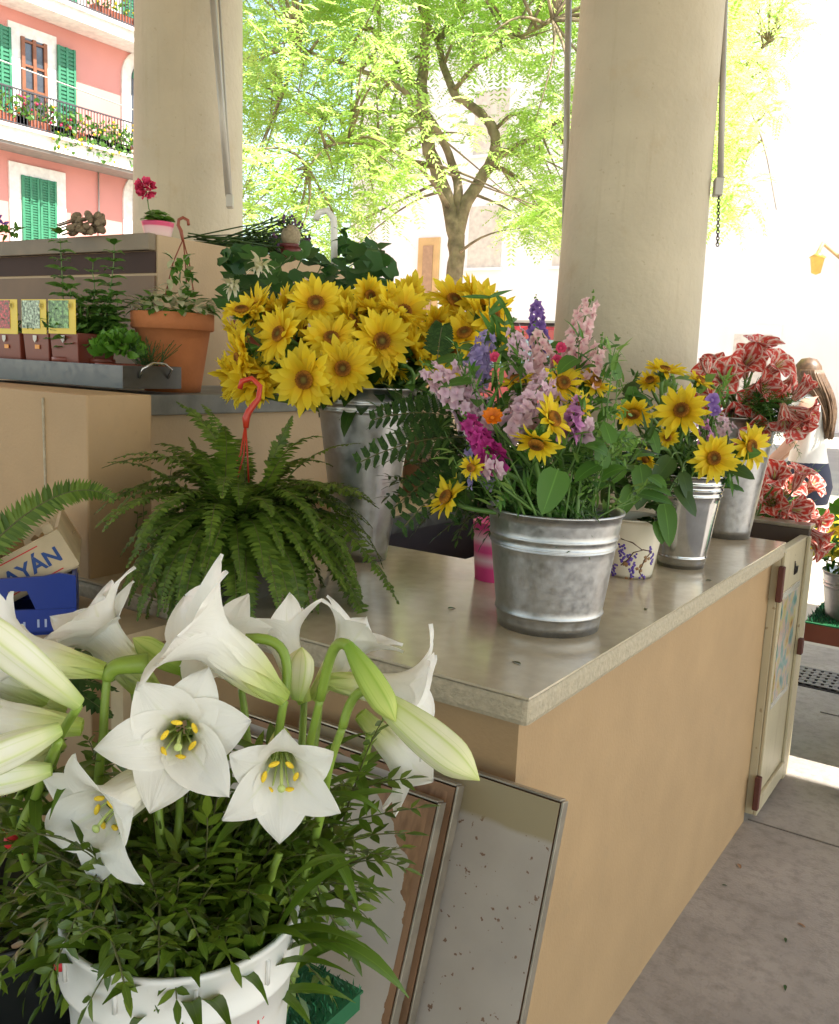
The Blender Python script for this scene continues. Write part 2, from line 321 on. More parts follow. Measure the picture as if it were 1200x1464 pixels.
def boardpeel():
    m, t, b, o = newmat('peeling_laminate'); L = t.links.new
    tc = N(t, 'ShaderNodeTexCoord'); uv = N(t, 'ShaderNodeUVMap'); sp = N(t, 'ShaderNodeSeparateXYZ'); L(uv.outputs[0], sp.inputs[0])
    nz = N(t, 'ShaderNodeTexNoise'); nz.inputs['Scale'].default_value = 11; nz.inputs['Detail'].default_value = 7; L(tc.outputs['Object'], nz.inputs['Vector'])
    base = ramp(t, [(.3, (.42, .375, .33)), (.7, (.50, .455, .41))]); L(nz.outputs[0], base.inputs[0])
    wd = N(t, 'ShaderNodeTexNoise'); wd.inputs['Scale'].default_value = 1
    vm = N(t, 'ShaderNodeVectorMath', operation='MULTIPLY'); vm.inputs[1].default_value = (90, 90, 4); L(tc.outputs['Object'], vm.inputs[0]); L(vm.outputs[0], wd.inputs['Vector'])
    wr = ramp(t, [(.3, (.20, .105, .05)), (.7, (.34, .19, .10))]); L(wd.outputs[0], wr.inputs[0])
    # bare wood grows towards the right edge and the top right corner (UV)
    a = N(t, 'ShaderNodeMath', operation='MULTIPLY_ADD'); L(nz.outputs[0], a.inputs[0]); a.inputs[1].default_value = .22; L(sp.outputs[0], a.inputs[2])
    pw = N(t, 'ShaderNodeMath', operation='POWER'); L(sp.outputs[1], pw.inputs[0]); pw.inputs[1].default_value = 9
    b2 = N(t, 'ShaderNodeMath', operation='MULTIPLY_ADD'); L(pw.outputs[0], b2.inputs[0]); b2.inputs[1].default_value = .26; L(a.outputs[0], b2.inputs[2])
    r3 = ramp(t, [(1.0, (0, 0, 0)), (1.0, (1, 1, 1))]); 
    s2 = N(t, 'ShaderNodeMath', operation='GREATER_THAN'); L(b2.outputs[0], s2.inputs[0]); s2.inputs[1].default_value = 1.13
    m2 = N(t, 'ShaderNodeMixRGB'); L(s2.outputs[0], m2.inputs[0]); L(base.outputs[0], m2.inputs[1]); L(wr.outputs[0], m2.inputs[2])
    L(m2.outputs[0], b.inputs['Base Color']); b.inputs['Roughness'].default_value = .45
    return m
M['boardface'] = boardface(); M['boardpeel'] = boardpeel()
streaks(M['beige'], (.29, .19, .105), .14); streaks(M['beige2'], (.36, .25, .15), .15); streaks(M['plaster'], (.40, .34, .24), .5); streaks(M['doorcream'], (.22, .13, .06), .6); streaks(M['concrete'], (.16, .14, .12), .3)
# foliage
M['lilyleaf'] = leafm('lily_leaf', (.055, .125, .008), (.13, .22, .022), .38, .3, vein=.35)
M['lilystem'] = pm('lily_stem', (.22, .33, .045), .4, var=.15, vs=20)
M['sprig'] = leafm('glossy_sprig_leaf', (.050, .098, .008), (.15, .22, .022), .32, .22, vein=.25)
M['twig'] = pm('green_brown_twig', (.085, .09, .025), .7)
M['fern'] = leafm('sword_fern', (.055, .115, .010), (.16, .25, .028), .5, .3)
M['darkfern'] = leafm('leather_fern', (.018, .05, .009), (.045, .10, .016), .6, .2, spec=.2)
M['rachis'] = pm('fern_rachis', (.10, .10, .03), .6)
M['bqleaf'] = leafm('bouquet_leaf', (.035, .12, .014), (.10, .24, .035), .45, .3, vein=.4)
M['bqpale'] = leafm('pale_green_bracts', (.12, .26, .04), (.24, .40, .09), .5, .35)
M['bigleaf'] = leafm('sunflower_leaf', (.05, .14, .018), (.11, .25, .04), .5, .35, vein=.5)
M['darkleaf'] = leafm('deep_green_leaf', (.016, .045, .008), (.05, .11, .015), .4, .2, vein=.3)  # deep green foliage colour shared by several bunches
M['geraleaf'] = leafm('pelargonium_leaf', (.016, .065, .014), (.05, .14, .024), .5, .25)
M['herb'] = leafm('herb_leaf', (.06, .16, .02), (.13, .28, .045), .5, .35)
M['thyme'] = leafm('thyme_leaf', (.04, .12, .03), (.08, .18, .05), .5, .3)
M['basil'] = leafm('basil_leaf', (.07, .2, .018), (.13, .31, .03), .4, .35)
M['varieg'] = leafm('variegated_leaf', (.50, .52, .30), (.66, .64, .46), .5, .3)
M['stem'] = pm('green_stem', (.10, .2, .04), .5, var=.15, vs=20)
M['tree'] = leafm('tree_leaf', (.24, .40, .07), (.42, .59, .15), .55, .64, tcol=(.62, .80, .24), spec=.2)
M['bark'] = pm('tree_bark', (.27, .20, .135), .85, var=.45, vs=9, bump=.8, bs=35, spec=.2)
# flowers
M['lily'] = petalm('lily_petal', [(0, (.50, .64, .12)), (.22, (.80, .84, .42)), (.40, (.92, .91, .80)), (.6, (.94, .93, .89)), (1, (.94, .93, .89))], .45, .32, var=.03, veins=.5, mid=(.62, .70, .30))
M['bud'] = petalm('lily_bud', [(0, (.30, .46, .08)), (.25, (.66, .72, .34)), (.6, (.82, .82, .58)), (.9, (.80, .80, .46)), (1, (.6, .66, .22))], .45, .15, var=.05, ribs=((.50, .60, .16), 6))
M['palebud'] = petalm('half_open_lily', [(0, (.42, .56, .14)), (.2, (.80, .82, .52)), (.5, (.90, .90, .76)), (1, (.86, .86, .62))], .45, .2, var=.05, ribs=((.62, .70, .28), 6))
M['greenbud'] = petalm('green_lily_bud', [(0, (.2, .36, .04)), (.5, (.44, .58, .12)), (1, (.60, .66, .20))], .45, .15, var=.05, ribs=((.26, .42, .05), 6))
M['anther'] = pm('yellow_anther', (.88, .62, .04), .8, bump=.4, bs=300); M['filament'] = pm('pale_green_filament', (.5, .6, .2), .5)
M['sun'] = petalm('sunflower_ray', [(0, (.70, .36, .010)), (.2, (.86, .57, .016)), (.5, (.90, .69, .03)), (1, (.92, .76, .06))], .5, .42, var=.15, veins=.4)
M['disc'] = petalm('sunflower_disc', [(0, (.20, .17, .03)), (.45, (.13, .055, .01)), (.8, (.30, .11, .012)), (1, (.40, .17, .012))], .8, .0, var=.3)
M['larkpink'] = petalm('pale_pink_larkspur', [(0, (.6, .38, .48)), (.4, (.78, .55, .66)), (1, (.82, .64, .72))], .55, .35, var=.12)
M['larkblush'] = petalm('blush_larkspur', [(0, (.66, .32, .38)), (.4, (.84, .56, .58)), (1, (.86, .66, .66))], .55, .35, var=.12)
M['larklav'] = petalm('lavender_larkspur', [(0, (.28, .22, .5)), (1, (.5, .42, .72))], .55, .3, var=.2)
M['larkpurple'] = petalm('purple_larkspur', [(0, (.16, .07, .34)), (1, (.36, .22, .58))], .55, .3, var=.2)
M['magenta'] = petalm('magenta_snapdragon', [(0, (.3, .01, .14)), (1, (.62, .06, .34))], .5, .25, var=.25)
M['mauve'] = petalm('mauve_petal', [(0, (.45, .14, .42)), (1, (.72, .36, .62))], .5, .3, var=.2)
M['orange'] = petalm('orange_petal', [(0, (.6, .12, .004)), (1, (.85, .26, .01))], .5, .3, var=.15)
M['hotpink'] = petalm('hot_pink_petal', [(0, (.55, .03, .1)), (1, (.85, .1, .25))], .5, .3, var=.2)
M['white'] = petalm('creamy_white_petal', [(0, (.7, .7, .45)), (1, (.82, .79, .66))], .5, .3, var=.1)
M['amar'] = petalm('striped_amaryllis', [(0, (.5, .6, .22)), (.25, (.84, .74, .62)), (.5, (.62, .07, .05)), (1, (.60, .045, .035))], .42, .25, var=.18,
                   stripes=([(.36, (.88, .70, .63)), (.50, (.62, .06, .045))], .8, 1.5))
M['yellowlily'] = petalm('yellow_lily', [(0, (.5, .5, .05)), (1, (.85, .58, .01))], .5, .3, var=.12)
M['dried'] = pm('dried_seedhead', (.22, .17, .11), .9, var=.3, vs=40)

# ------------------------------------------------------------------ the setting
def sheet(name, x0, x1, y0, y1, z, mat, th=.0):
    b = MB(); b.poly([V((x0, y0, z)), V((x1, y0, z)), V((x1, y1, z)), V((x0, y1, z))])
    return tag(b.build(name, mat), kind='structure')
sheet('ground', -150, 150, -150, 150, -.004, M['plaza'])
sheet('floor', -7.5, 6.2, -6.5, 5.6, .0, M['concrete'])
# pavement joint lines and drain
b = MB()
for y in (1.2, 3.15, 4.45): b.box(-.645, 2.2, y, y+.005, .0005, .0035)
b.box(.35, .356, -1, 3.7, .0005, .0030)
tag(b.build('paving_joints', pm('joint_mortar', (.17, .15, .13), .9), smooth=False), kind='structure')
t = thing('drain_grate', 'black cast iron drain grate set flat in the pale paving at right', 'grate', (-.66, 4.95, .0))
b = MB()
for i in range(17): b.box(-.98+i*.04, -.956+i*.04, 4.80, 5.10, .004, .012)
for j in range(6): b.box(-.98, -.305, 4.80+j*.055, 4.822+j*.055, .0045, .0135)
b.build('grid', pm('worn_iron', (.16, .15, .14), .6), t, smooth=False)
b = MB(); b.box(-1.0, -.29, 4.78, 5.12, -.002, .003); b.build('pit', M['dark'], t, smooth=False)

# roof above the stall (outside the picture, it throws the shade)
t = thing('market_roof', 'flat plastered roof of the market loggia resting on the columns', 'roof', (0, 0, 4.0))
b = MB(); b.box(-7.5, 6.2, -6.5, 4.25, 4.2, 4.45); b.build('slab', M['plaster'], t, smooth=False)

# counter: body and L shaped slab around a well
t = thing('market_counter', 'beige painted counter with polished stone top filling the middle of the picture', 'counter', (-1.2, 1.7, 0))
XR, YF = -.62, 1.285
b = MB()
b.box(-2.04, -.655, 1.325, 2.13, .0, .945); b.box(-1.25, -.656, 2.13, 3.132, .0, .945)
b.build('body', M['beige'], t, smooth=False)
b = MB()
P2 = [(-2.04, YF), (XR-.0, YF), (XR, 3.14), (-1.25, 3.14), (-1.25, 2.13), (-2.04, 2.13)]
b.prism([V((x, y, .9955)) for x, y in P2], V((0, 0, .0045))); b.build('polished_top', M['stone'], t, smooth=False)
b = MB(); b.prism([V((x, y, .945)) for x, y in P2], V((0, 0, .050))); b.build('slab_edge', M['edge'], t, smooth=False, bevel=.012)
b = MB(); b.box(-1.66, -1.655, 2.131, 3.1, .5, 1.0); b.box(-1.654, -1.255, 2.95, 2.96, .5, .99); b.box(-1.654, -1.255, 2.135, 2.94, .48, .5)
b.build('well_lining', M['darkpurple'], t, smooth=False)
# raised ledge behind the well
t = thing('back_ledge', 'low ledge with grey metal edge behind the dark well of the counter', 'ledge', (-1.85, 2.6, 1))
b = MB(); b.box(-2.035, -1.61, 2.25, 3.1, 1.0, 1.075); b.build('top', M['beige2'], t, smooth=False)
b = MB(); b.box(-1.607, -1.59, 2.249, 3.1, 1.005, 1.055); b.build('metal_edge', M['inox'], t, smooth=False)
b = MB(); b.lathe(V((-1.75, 2.62, 1.0755)), [(.001, 0), (.05, 0), (.055, .16), (.05, .2), (.047, .16), (.001, .02)], 20)
tag(b.build('storage_jar', pm('brown_glazed_jar', (.16, .08, .04), .3), loc=(-1.75, 2.62, 1.0755)), 'brown glazed jar standing on the ledge behind the dark well', 'jar')

# display steps on the left
t = thing('display_step', 'beige rendered step with grey edge strip carrying the herb tray and clay pots', 'display step', (-2.6, 2.2, 0))
b = MB(); b.box(-2.9, -2.042, 1.48, 3.3, 0, 1.352); b.build('riser', M['beige2'], t, smooth=False)
b = MB(); b.box(-2.9, -2.022, 1.499, 3.3, 1.3525, 1.41); b.build('edge_strip', M['greystone'], t, smooth=False, bevel=.004)
b = MB(); b.box(-3.6, -1.768, 1.295, 1.478, .0, 1.425); b.build('pier', M['beige'], t, smooth=False, bevel=.004)
b = MB(); b.tube([V((-1.925, 1.2935, 1.0)), V((-1.93, 1.2935, 1.41))], .0035, 6); b.build('corner_bead', M['edge'], t)
t = thing('upper_step', 'tall beige display block with grey fascia behind the herb tray', 'display step', (-3.2, 2.6, 0))
b = MB(); b.box(-4.2, -2.6, 2.2, 3.28, 0, 1.93); b.build('block', M['beige2'], t, smooth=False, bevel=.005)
b = MB(); b.box(-4.2, -2.605, 2.165, 2.198, 1.875, 1.932); b.build('fascia', M['fascia'], t, smooth=False, bevel=.003)
b = MB(); b.box(-4.2, -2.606, 2.19, 2.1985, 1.40, 1.79); b.build('panel', pm('brown_panel', (.17, .10, .05), .6), t, smooth=False)
b = MB(); b.box(-4.2, -2.606, 2.193, 2.1987, 1.80, 1.873); b.build('gap', pm('painted_gap_shade', (.05, .025, .018), .8), t, smooth=False)  # dark brown strip on the face, painting the shade of a recess

# columns
def column(x, y, r, label):
    t = thing('plaster_column', label, 'column', (x, y, 0), 'columns of the market loggia')
    b = MB(); prof = [(r*(1-.10*max(0, z-1.2)/2.2), z) for z in [i*.21 for i in range(21)]]
    b.lathe(V((x, y, 0)), prof, 64); b.build('shaft', M['plaster'], t); return t
column(-1.338, 3.40, .278, 'thick cream plaster column behind the striped amaryllis and mixed bouquets')
column(-3.80, 3.42, .293, 'thick cream plaster column at left behind the small pink flower pot')
def rod(pts, r, label, box=None, chain=None):
    t = thing('awning_rod', label, 'awning rod', pts[-1], 'awning rods beside the columns')
    b = MB(); b.tube(pts, r, 10); b.build('rod', M['steelrod'], t)
    if box:
        c, sx, sz = box; b = MB(); b.obox(c, RT*sx, FW*sx, V((0, 0, sz))); b.build('crank_box', M['steelrod'], t, smooth=False, bevel=.004)
    if chain:
        p0, p1 = chain; k = 16; b = MB()
        for i in range(k):
            c = p0.lerp(p1, (i+.5)/k); q = (p1-p0)/k; e = RT if i % 2 else FW
            b.tube([c+q*.62*math.cos(a)+e*.0055*math.sin(a) for a in [2*math.pi*j/8 for j in range(9)]], .002, 5, cap=False)
        b.build('chain', pm('dark_chain', (.07, .06, .05), .4, metal=.8), t)
rod([at(300, -60, 4.28), at(327, 280, 4.28)], .016, 'grey crank rod slanting down the front of the left column', (at(329, 288, 4.28), .016, .03))
rod([at(310, -60, 4.33), at(331, 285, 4.33)], .006, 'thin pale rod close beside the crank rod on the left column')
rod([at(1038, -60, 3.3), at(1030, 262, 3.3)], .012, 'grey crank rod with chain at the right side of the right column', (at(1027, 268, 3.3), .016, .032), (at(1028, 280, 3.3), at(1026, 352, 3.3)))
rod([at(814, -60, 3.6), at(808, 345, 3.6)], .013, 'long grey rod hanging along the left side of the right column')

# ------------------------------------------------------------------ buildings
PX = -24.0
def py_(px, py): p = on(px, py, 0, PX); return p.y, p.z
t = thing('pink_house', 'pink house with green shutters and a flowered balcony at upper left', 'house', (PX-3, 16, 0))
M['pinkwall'] = pm('pink_render', (.62, .27, .235), .8, var=.07, vs=.6, bump=.05, bs=12); M['whitetrim'] = pm('white_trim', (.75, .72, .68), .7)
M['shutter'] = pm('green_shutter', (.035, .19, .10), .5, var=.12); M['pane'] = pm('window_pane', (.06, .07, .09), .08, spec=.8); M['brownframe'] = pm('brown_frame', (.22, .08, .035), .5)
M['iron'] = pm('iron_railing', (.05, .045, .05), .5)
b = MB(); b.box(PX-9, PX, 0, 23, 0, 15.5); b.build('wall', M['pinkwall'], t, smooth=False)
def win(y0, y1, z0, z1, kind):
    m = .34
    b = MB()
    if kind == 'arch':
        yc = (y0+y1)/2; r = (y1-y0)/2+m; ri = (y1-y0)/2
        out = [V((PX+.002, yc-r, z0))] + [V((PX+.002, yc-r*math.cos(a), z1+r*math.sin(a))) for a in [math.pi*i/12 for i in range(13)]] + [V((PX+.002, yc+r, z0))]
        b.prism(out, V((.06, 0, 0))); f = b.build('window', M['whitetrim'], t, smooth=False)
        b = MB(); out = [V((PX+.0645, yc-ri, z0+.2))] + [V((PX+.0645, yc-ri*math.cos(a), z1+ri*math.sin(a))) for a in [math.pi*i/12 for i in range(13)]] + [V((PX+.0645, yc+ri, z0+.2))]
        b.prism(out, V((.02, 0, 0))); b.build('pane', M['pane'], f, smooth=False)
        b = MB(); b.prism([V((PX+.09, yc-ri*.98, z1)), *[V((PX+.09, yc-ri*.98*math.cos(a), z1+ri*.98*math.sin(a))) for a in [math.pi*i/10 for i in range(11)]]], V((.02, 0, 0))); b.build('fanlight_shutter', M['shutter'], f, smooth=False)
        return
    b.box(PX+.002, PX+.06, y0-m, y1+m, z0-.1, z1+m*.9); f = b.build('window', M['whitetrim'], t, smooth=False)
    if kind == 'closed':
        for k in range(2):
            ya, yb = (y0, (y0+y1)/2-.01) if k == 0 else ((y0+y1)/2+.01, y1)
            shutter(f, ya, yb, z0, z1, PX+.0645, 0)
    else:
        b = MB(); b.box(PX+.0645, PX+.075, y0, y1, z0, z1); b.build('pane', M['pane'], f, smooth=False)
        b = MB()
        for ya in (y0, (y0+y1)/2-.05, y1-.1): b.box(PX+.077, PX+.13, ya, ya+.1, z0, z1)
        for i in range(5): b.box(PX+.078, PX+.12, y0+.1, y1-.1, z0+(z1-z0)*i/4.2, z0+(z1-z0)*i/4.2+.06)
        b.build('frame', M['brownframe'], f, smooth=False)
        shutter(f, y0-m-.55, y0-m+.02, z0-.05, z1+.1, PX+.10, .18); shutter(f, y1+m-.02, y1+m+.55, z0-.05, z1+.1, PX+.10, .18)
def shutter(f, ya, yb, z0, z1, x, off):
    b = MB(); b.box(x, x+.02, ya, yb, z0, z1)
    for yy in (ya, (ya+yb)/2-.03, yb-.07): b.box(x+.0205, x+.06, yy, yy+.07, z0, z1)
    n = 26
    for i in range(n):
        z = z0+(z1-z0)*i/n; b.box(x+.021, x+.045, ya+.07, yb-.07, z, z+(z1-z0)/n*.55)
    b.build('shutter', M['shutter'], f, smooth=False)
(y0, z1), (y1, z0) = py_(27, 52), py_(66, 172); win(y0, y1, 7.15, z1, 'open')
(y0, z1), (y1, z0) = py_(28, 250), py_(79, 335); win(y0, y1, 4.3, z1, 'closed')
(y0, z1) = py_(186, 112); win(y0, y0+1.1, 7.15, z1, 'arch')
(y0, z1) = py_(188, 285); win(y0, y0+1.1, 4.0, z1, 'arch')
(y0, z1) = py_(66, 2); win(y0-.2, y0+.9, 10.6, 13, 'closed'); (y0, z1) = py_(172, 14); win(y0, y0+1.1, 11.35, 13.5, 'closed')
b = MB(); b.box(PX+.003, PX+.95, 4, 23, 6.78, 7.12); b.box(PX+.003, PX+1.05, 4, 23, 7.122, 7.2); b.build('balcony', M['whitetrim'], t, smooth=False)
b = MB(); b.box(PX+.003, PX+.9, 4, 23, 10.38, 10.65); b.box(PX+.003, PX+1.0, 4, 23, 10.652, 10.75); b.build('balcony', M['whitetrim'], t, smooth=False)
b = MB(); b.box(PX+.003, PX+.9, 4, 23, 6.70, 6.778); b.build('moulding', pm('grey_moulding', (.22, .2, .18), .8), t, smooth=False)
for zb in (7.2, 10.75):
    b = MB(); b.box(PX+.86, PX+.90, 4, 23, zb+.92, zb+.96); b.box(PX+.86, PX+.90, 4, 23, zb+.06, zb+.09)
    for i in range(190): b.box(PX+.87, PX+.89, 4+i*.1, 4.02+i*.1, zb+.09, zb+.92)
    b.build('railing', M['iron'], t, smooth=False)
b = MB()
b.tube([V((PX+.06, 18.05, 4)), V((PX+.06, 18.05, 6.7))], .025, 5); b.tube([V((PX+.5, 10, 9.05)), V((PX+.5, 26, 8.3))], .02, 5); b.build('cable', M['steelrod'], t)
def boxplant(px, py, zb, L, lab, lm, fm, dens=90, hang=.0):
    p = on(px, py, 0, PX+.7); p.x = PX+.72; p.z = zb+.005
    t = thing('window_box', lab, 'window box', p, 'flower boxes on the pink house balconies')
    b = MB(); b.box(p.x-.12, p.x+.12, p.y-L/2, p.y+L/2, p.z, p.z+.28); b.build('box', M['terra2'], t, smooth=False)
    b = MB(); f = MB()
    for i in range(dens):
        q = V((p.x+rnd(-.2, .34), p.y+rnd(-L/2, L/2)*1.1, p.z+.25+rnd(0, .5)-(rnd(0, .75) if hang and random.random() < .6 else 0)))
        if q.z < p.z+.1: q.x = p.x+rnd(.2, .4)
        b.blade(q, randdir(), randdir(), .16, .1, 2, .4, .2)
        if random.random() < .2: f.ball(jit(q, .1), .04, 6, 4)
    b.build('leaves', M[lm], t)
    if fm: f.build('blossom', M[fm], t)
boxplant(62, 190, 7.2, 1.7, 'flower box of pink geraniums on the pink balcony below the open window', 'bqleaf', 'hotpink', 150)
boxplant(118, 198, 7.2, 2.2, 'flower box with yellowing plants trailing over the pink balcony rail', 'herb', 'yellowlily', 220, 1)
boxplant(152, 208, 7.2, 1.5, 'flower box with pale trailing leaves beyond the yellow one on the balcony', 'herb', 'white', 130, 1)
boxplant(12, 190, 7.2, 1.0, 'small flower box with orange blooms at the near end of the balcony', 'herb', 'orange', 80)
boxplant(178, 213, 7.2, 1.1, 'leafy flower box at the far end of the balcony by the column', 'herb', 'yellowlily', 90)
boxplant(170, 40, 10.75, 1.8, 'flower box on the upper balcony of the pink house', 'herb', 'yellowlily', 110)

M['cream'] = pm('cream_render', (.90, .88, .83), .85, var=.06, vs=.5); M['ochre'] = pm('ochre_stone', (.62, .42, .18), .85, var=.1, vs=2)
t = thing('cream_building', 'sun bleached cream building filling the far side of the square', 'building', (-5, 32, 0))
b = MB(); b.box(-23.8, 14, 30, 38, 0, 16); b.build('wall', M['cream'], t, smooth=False)
def door(px0, px1, pyt, mat, lab, y=30, fm='ochre'):
    a = on(px0, pyt, 1, y); c = on(px1, pyt, 1, y)
    b = MB(); b.box(a.x-.25, c.x+.25, y-.1, y-.002, 0, a.z+.3); f = b.build(lab, M[fm], t, smooth=False)
    b = MB(); b.box(a.x, c.x, y-.14, y-.1005, .0, a.z); b.build('leaf', mat, f, smooth=False)
door(608, 622, 352, pm('pale_brown_door', (.42, .27, .15), .6), 'doorway'); door(1052, 1106, 478, pm('pale_door', (.72, .66, .56), .7), 'doorway', fm='cream')
for x in (-17.5, -14, -10.5, -3.5, 0, 3.5):
    for z in (5.2, 9.2):
        b = MB(); b.box(x-.7, x+.7, 29.95, 29.998, z-.1, z+2.1); f = b.build('window', pm('pale_shutter', (.66, .62, .5), .7) if x == -17.5 and z == 5.2 else bpy.data.materials['pale_shutter'], t, smooth=False)
        b = MB(); b.box(x-.8, x+.8, 29.85, 29.949, z-.2, z-.101); b.build('sill', M['cream'], f, smooth=False)
t = thing('white_house', 'bright white rendered house at right behind the woman', 'house', (4, 15, 0))
b = MB(); b.box(1.2, 10, 15, 24, 0, 11); b.build('wall', pm('white_render', (.88, .86, .82), .85, var=.03), t, smooth=False)
p = on(1168, 378, 1, 26)
t = thing('wall_lamp', 'small yellow glass wall lantern on the white facade at right edge', 'lamp', p)
b = MB(); b.lathe(p, [(.02, -.26), (.12, -.22), (.18, .15), (.22, .18), (.06, .28), (.02, .34)], 8); b.build('lantern', pm('amber_glass', (.75, .5, .1), .3), t)
b = MB(); b.tube([p+V((0, 0, .3)), p+V((0, .5, .6)), V((p.x, 29.99, p.z+.5))], .05, 6); b.build('bracket', M['ochre'], t)

t = thing('unseen_shade_awning', 'unseen canvas awning on two poles, added to shade the paving at right', 'awning', (1, 5.6, 0))  # added out of view so that its shadow darkens the paving
b = MB(); b.grid(lambda u, v: V((.15+3.6*u, 4.6+2.5*v, 2.95+.25*math.sin(math.pi*v))), 4, 8); b.build('canvas', pm('striped_canvas', (.6, .55, .45), .8), t)
for x in (.9, 3.6): b = MB(); b.tube([V((x, 5.9, 0)), V((x, 5.9, 3.19))], .03, 8); b.build('pole', M['steelrod'], t)
# red van parked in the square
c = on(742, 466, 1, 14.0); vx, vy, vz = c.x, 14.0, c.z
t = thing('delivery_van', 'red delivery van parked in the square behind the bouquets', 'van', (vx, vy, 0))
M['red'] = pm('red_car_paint', (.45, .03, .03), .3, coat=.6)
b = MB(); pr = [(-1.7, .35), (-1.75, 1.2), (-1.55, vz-.05), (-1.3, vz), (1.6, vz), (1.75, vz-.1), (1.8, .35)]
b.prism([V((vx+a, vy, z)) for a, z in pr], V((0, 1.7, 0))); b.build('body', M['red'], t, smooth=False, bevel=.06)
b = MB(); b.box(vx-1.0, vx-.1, vy-.012, vy-.001, vz-.72, vz-.22); b.box(vx+.0, vx+1.5, vy-.012, vy-.001, vz-.72, vz-.22); b.build('window', pm('car_glass', (.3, .42, .5), .1), t, smooth=False)
b = MB(); b.box(vx-1.2, vx+1.6, vy+.1, vy+1.6, vz+.061, vz+.10); b.build('roof_rack', M['steelrod'], t, smooth=False)
for dx in (-1.1, 1.15):
    b = MB(); b.lathe(V((vx+dx, vy-.06, .34)), [(.001, 0), (.2, 0), (.33, .02), (.34, .1), (.33, .2), (.001, .2)], 20, V((0, 1, 0))); b.build('wheel', M['black'], t)

# ------------------------------------------------------------------ trees
def limb(b, pts, r0, r1, n=8):
    # smooth through the given points
    out = []
    for i in range(len(pts)-1):
        a = pts[max(0, i-1)]; p = pts[i]; q = pts[i+1]; z = pts[min(len(pts)-1, i+2)]
        for k in range(4):
            s = k/4
            out.append(.5*((2*p)+(q-a)*s+(2*a-5*p+4*q-z)*s*s+(3*p-a-3*q+z)*s**3))
    out.append(pts[-1])
    k = len(out)
    b.tube([jit(p, r0*.10) for p in out], [(r0+(r1-r0)*(i/(k-1))**.8)*rnd(.93, 1.07) for i in range(k)], n)
    return out
def spray(b, p, d, L, nl, lw, ll):
    """one feathery compound leaf: drooping rachis with paired leaflets"""
    d = d.normalized(); e = d.cross(V((0, 0, 1)))
    if e.length < .05: e = V((1, 0, 0))
    e.normalize()
    for i in range(nl):
        t = (i+1)/nl; q = p + d*(L*t) + V((0, 0, -L*.35*t*t)); sc_ = 1-.45*abs(t-.45)
        for s in (-1, 1):
            dd = (e*s + d*.45 + V((0, 0, -.3)) + randdir()*.25).normalized()
            b.rhomb(q, dd, dd.cross(e*s+V((.1, .2, .9))).normalized() if 0 else d, ll*sc_, lw*sc_)
def tree(name, label, base, limbs, crown, nclump, seed, per=15):
    random.seed(seed)
    t = thing(name, label, 'tree', base, 'leafy trees in the square')
    b = MB(); ends = []
    for pts, r0, r1 in limbs:
        o = limb(b, pts, r0*.76, r1*.8, 10); ends += [p for p in o[3:]]
    tr = b; lf = MB()
    for i in range(nclump):
        c = crown()
        if c is None: continue
        near = min(ends, key=lambda q: (q-c).length_squared)
        if (near-c).length < 1.9 and random.random() < .42:
            m = near.lerp(c, .5)+V((rnd(-.1, .1), rnd(-.1, .1), rnd(.0, .25)))
            tr.tube(bez(near, near.lerp(m, .6), m, c, 6), [.018, .004], 5)
        g = rnd(.22, .42)
        for k in range(int(per*rnd(.5, 1.4))):
            d = V((rnd(-1, 1), rnd(-1, 1), rnd(-.55, .35)))
            spray(lf, c + randdir()*g*rnd(.1, 1), d, rnd(.17, .26), 8, rnd(.022, .032), rnd(.05, .075))
    tr.build('trunk', M['bark'], t); lf.build('crown', M['tree'], t, smooth=False)
TD = 9.2
T = lambda x, y, d=0: at(x, y, TD+d)
tb = T(650, 400); tb0 = V((tb.x+.03, tb.y, 0))
limbs = [([tb0, V((tb.x, tb.y, 1.3)), T(650, 395), T(652, 350), T(645, 300), T(625, 245), T(608, 185), T(604, 120, .2), T(610, 40, .3), T(600, -60, .4), T(590, -200, .6)], .145, .05),
         ([T(652, 345), T(662, 300), T(688, 255), T(706, 225), T(709, 200), T(700, 175), T(672, 150), T(648, 130), T(628, 60, .4), T(655, 20, .5), T(690, -60, .8)], .10, .035),
         ([T(656, 320), T(655, 270), T(645, 230), T(628, 190, -.2), T(600, 150, -.3), T(560, 118, -.4), T(500, 95, -.6), T(430, 70, -.8)], .075, .02),
         ([T(700, 235), T(735, 210, -.3), T(775, 190, -.5), T(830, 150, -.6), T(900, 120, -.5)], .045, .015),
         ([T(604, 130, .2), T(570, 95, .2), T(545, 60, .3), T(540, 0, .4), T(520, -90, .5)], .05, .015),
         ([T(610, 200), T(590, 165, .6), T(520, 160, 1.0), T(450, 165, 1.3), T(400, 150, 1.5)], .04, .012),
         ([T(628, 60, .4), T(600, 10, 0), T(590, -80, -.5)], .045, .02),
         ([T(655, 20, .5), T(740, -10, 1.0), T(820, -20, 1.2), T(930, 0, 1.4)], .045, .02),
         ([T(648, 130), T(690, 85, -.6), T(740, 55, -1.0), T(790, 30, -1.4)], .035, .012),
         ([T(645, 300), T(610, 250, -.5), T(560, 215, -.9), T(480, 205, -1.2), T(440, 240, -1.3)], .03, .01)]
def crown_main():
    for _ in range(40):
        x = rnd(330, 1060); y = rnd(-420, 400)
        low = 335 if x < 560 else (300 if x < 615 else (215 if x < 690 else (270 if x < 730 else 335)))
        if 440 < x < 520: low = 372
        if x > 860: low = 300
        if y > low: continue
        if 590 < x < 740 and 100 < y < 310 and random.random() < .86: continue     # the open heart round the forks
        if 670 < x < 770 and 60 < y < 170 and random.random() < .55: continue
        if 395 < x < 450 and 110 < y < 280 and random.random() < .35: continue
        return T(x, y, rnd(.3, 1.9) if 580 < x < 740 and 60 < y < 320 and random.random() < .6 else rnd(-1.9, 1.9))
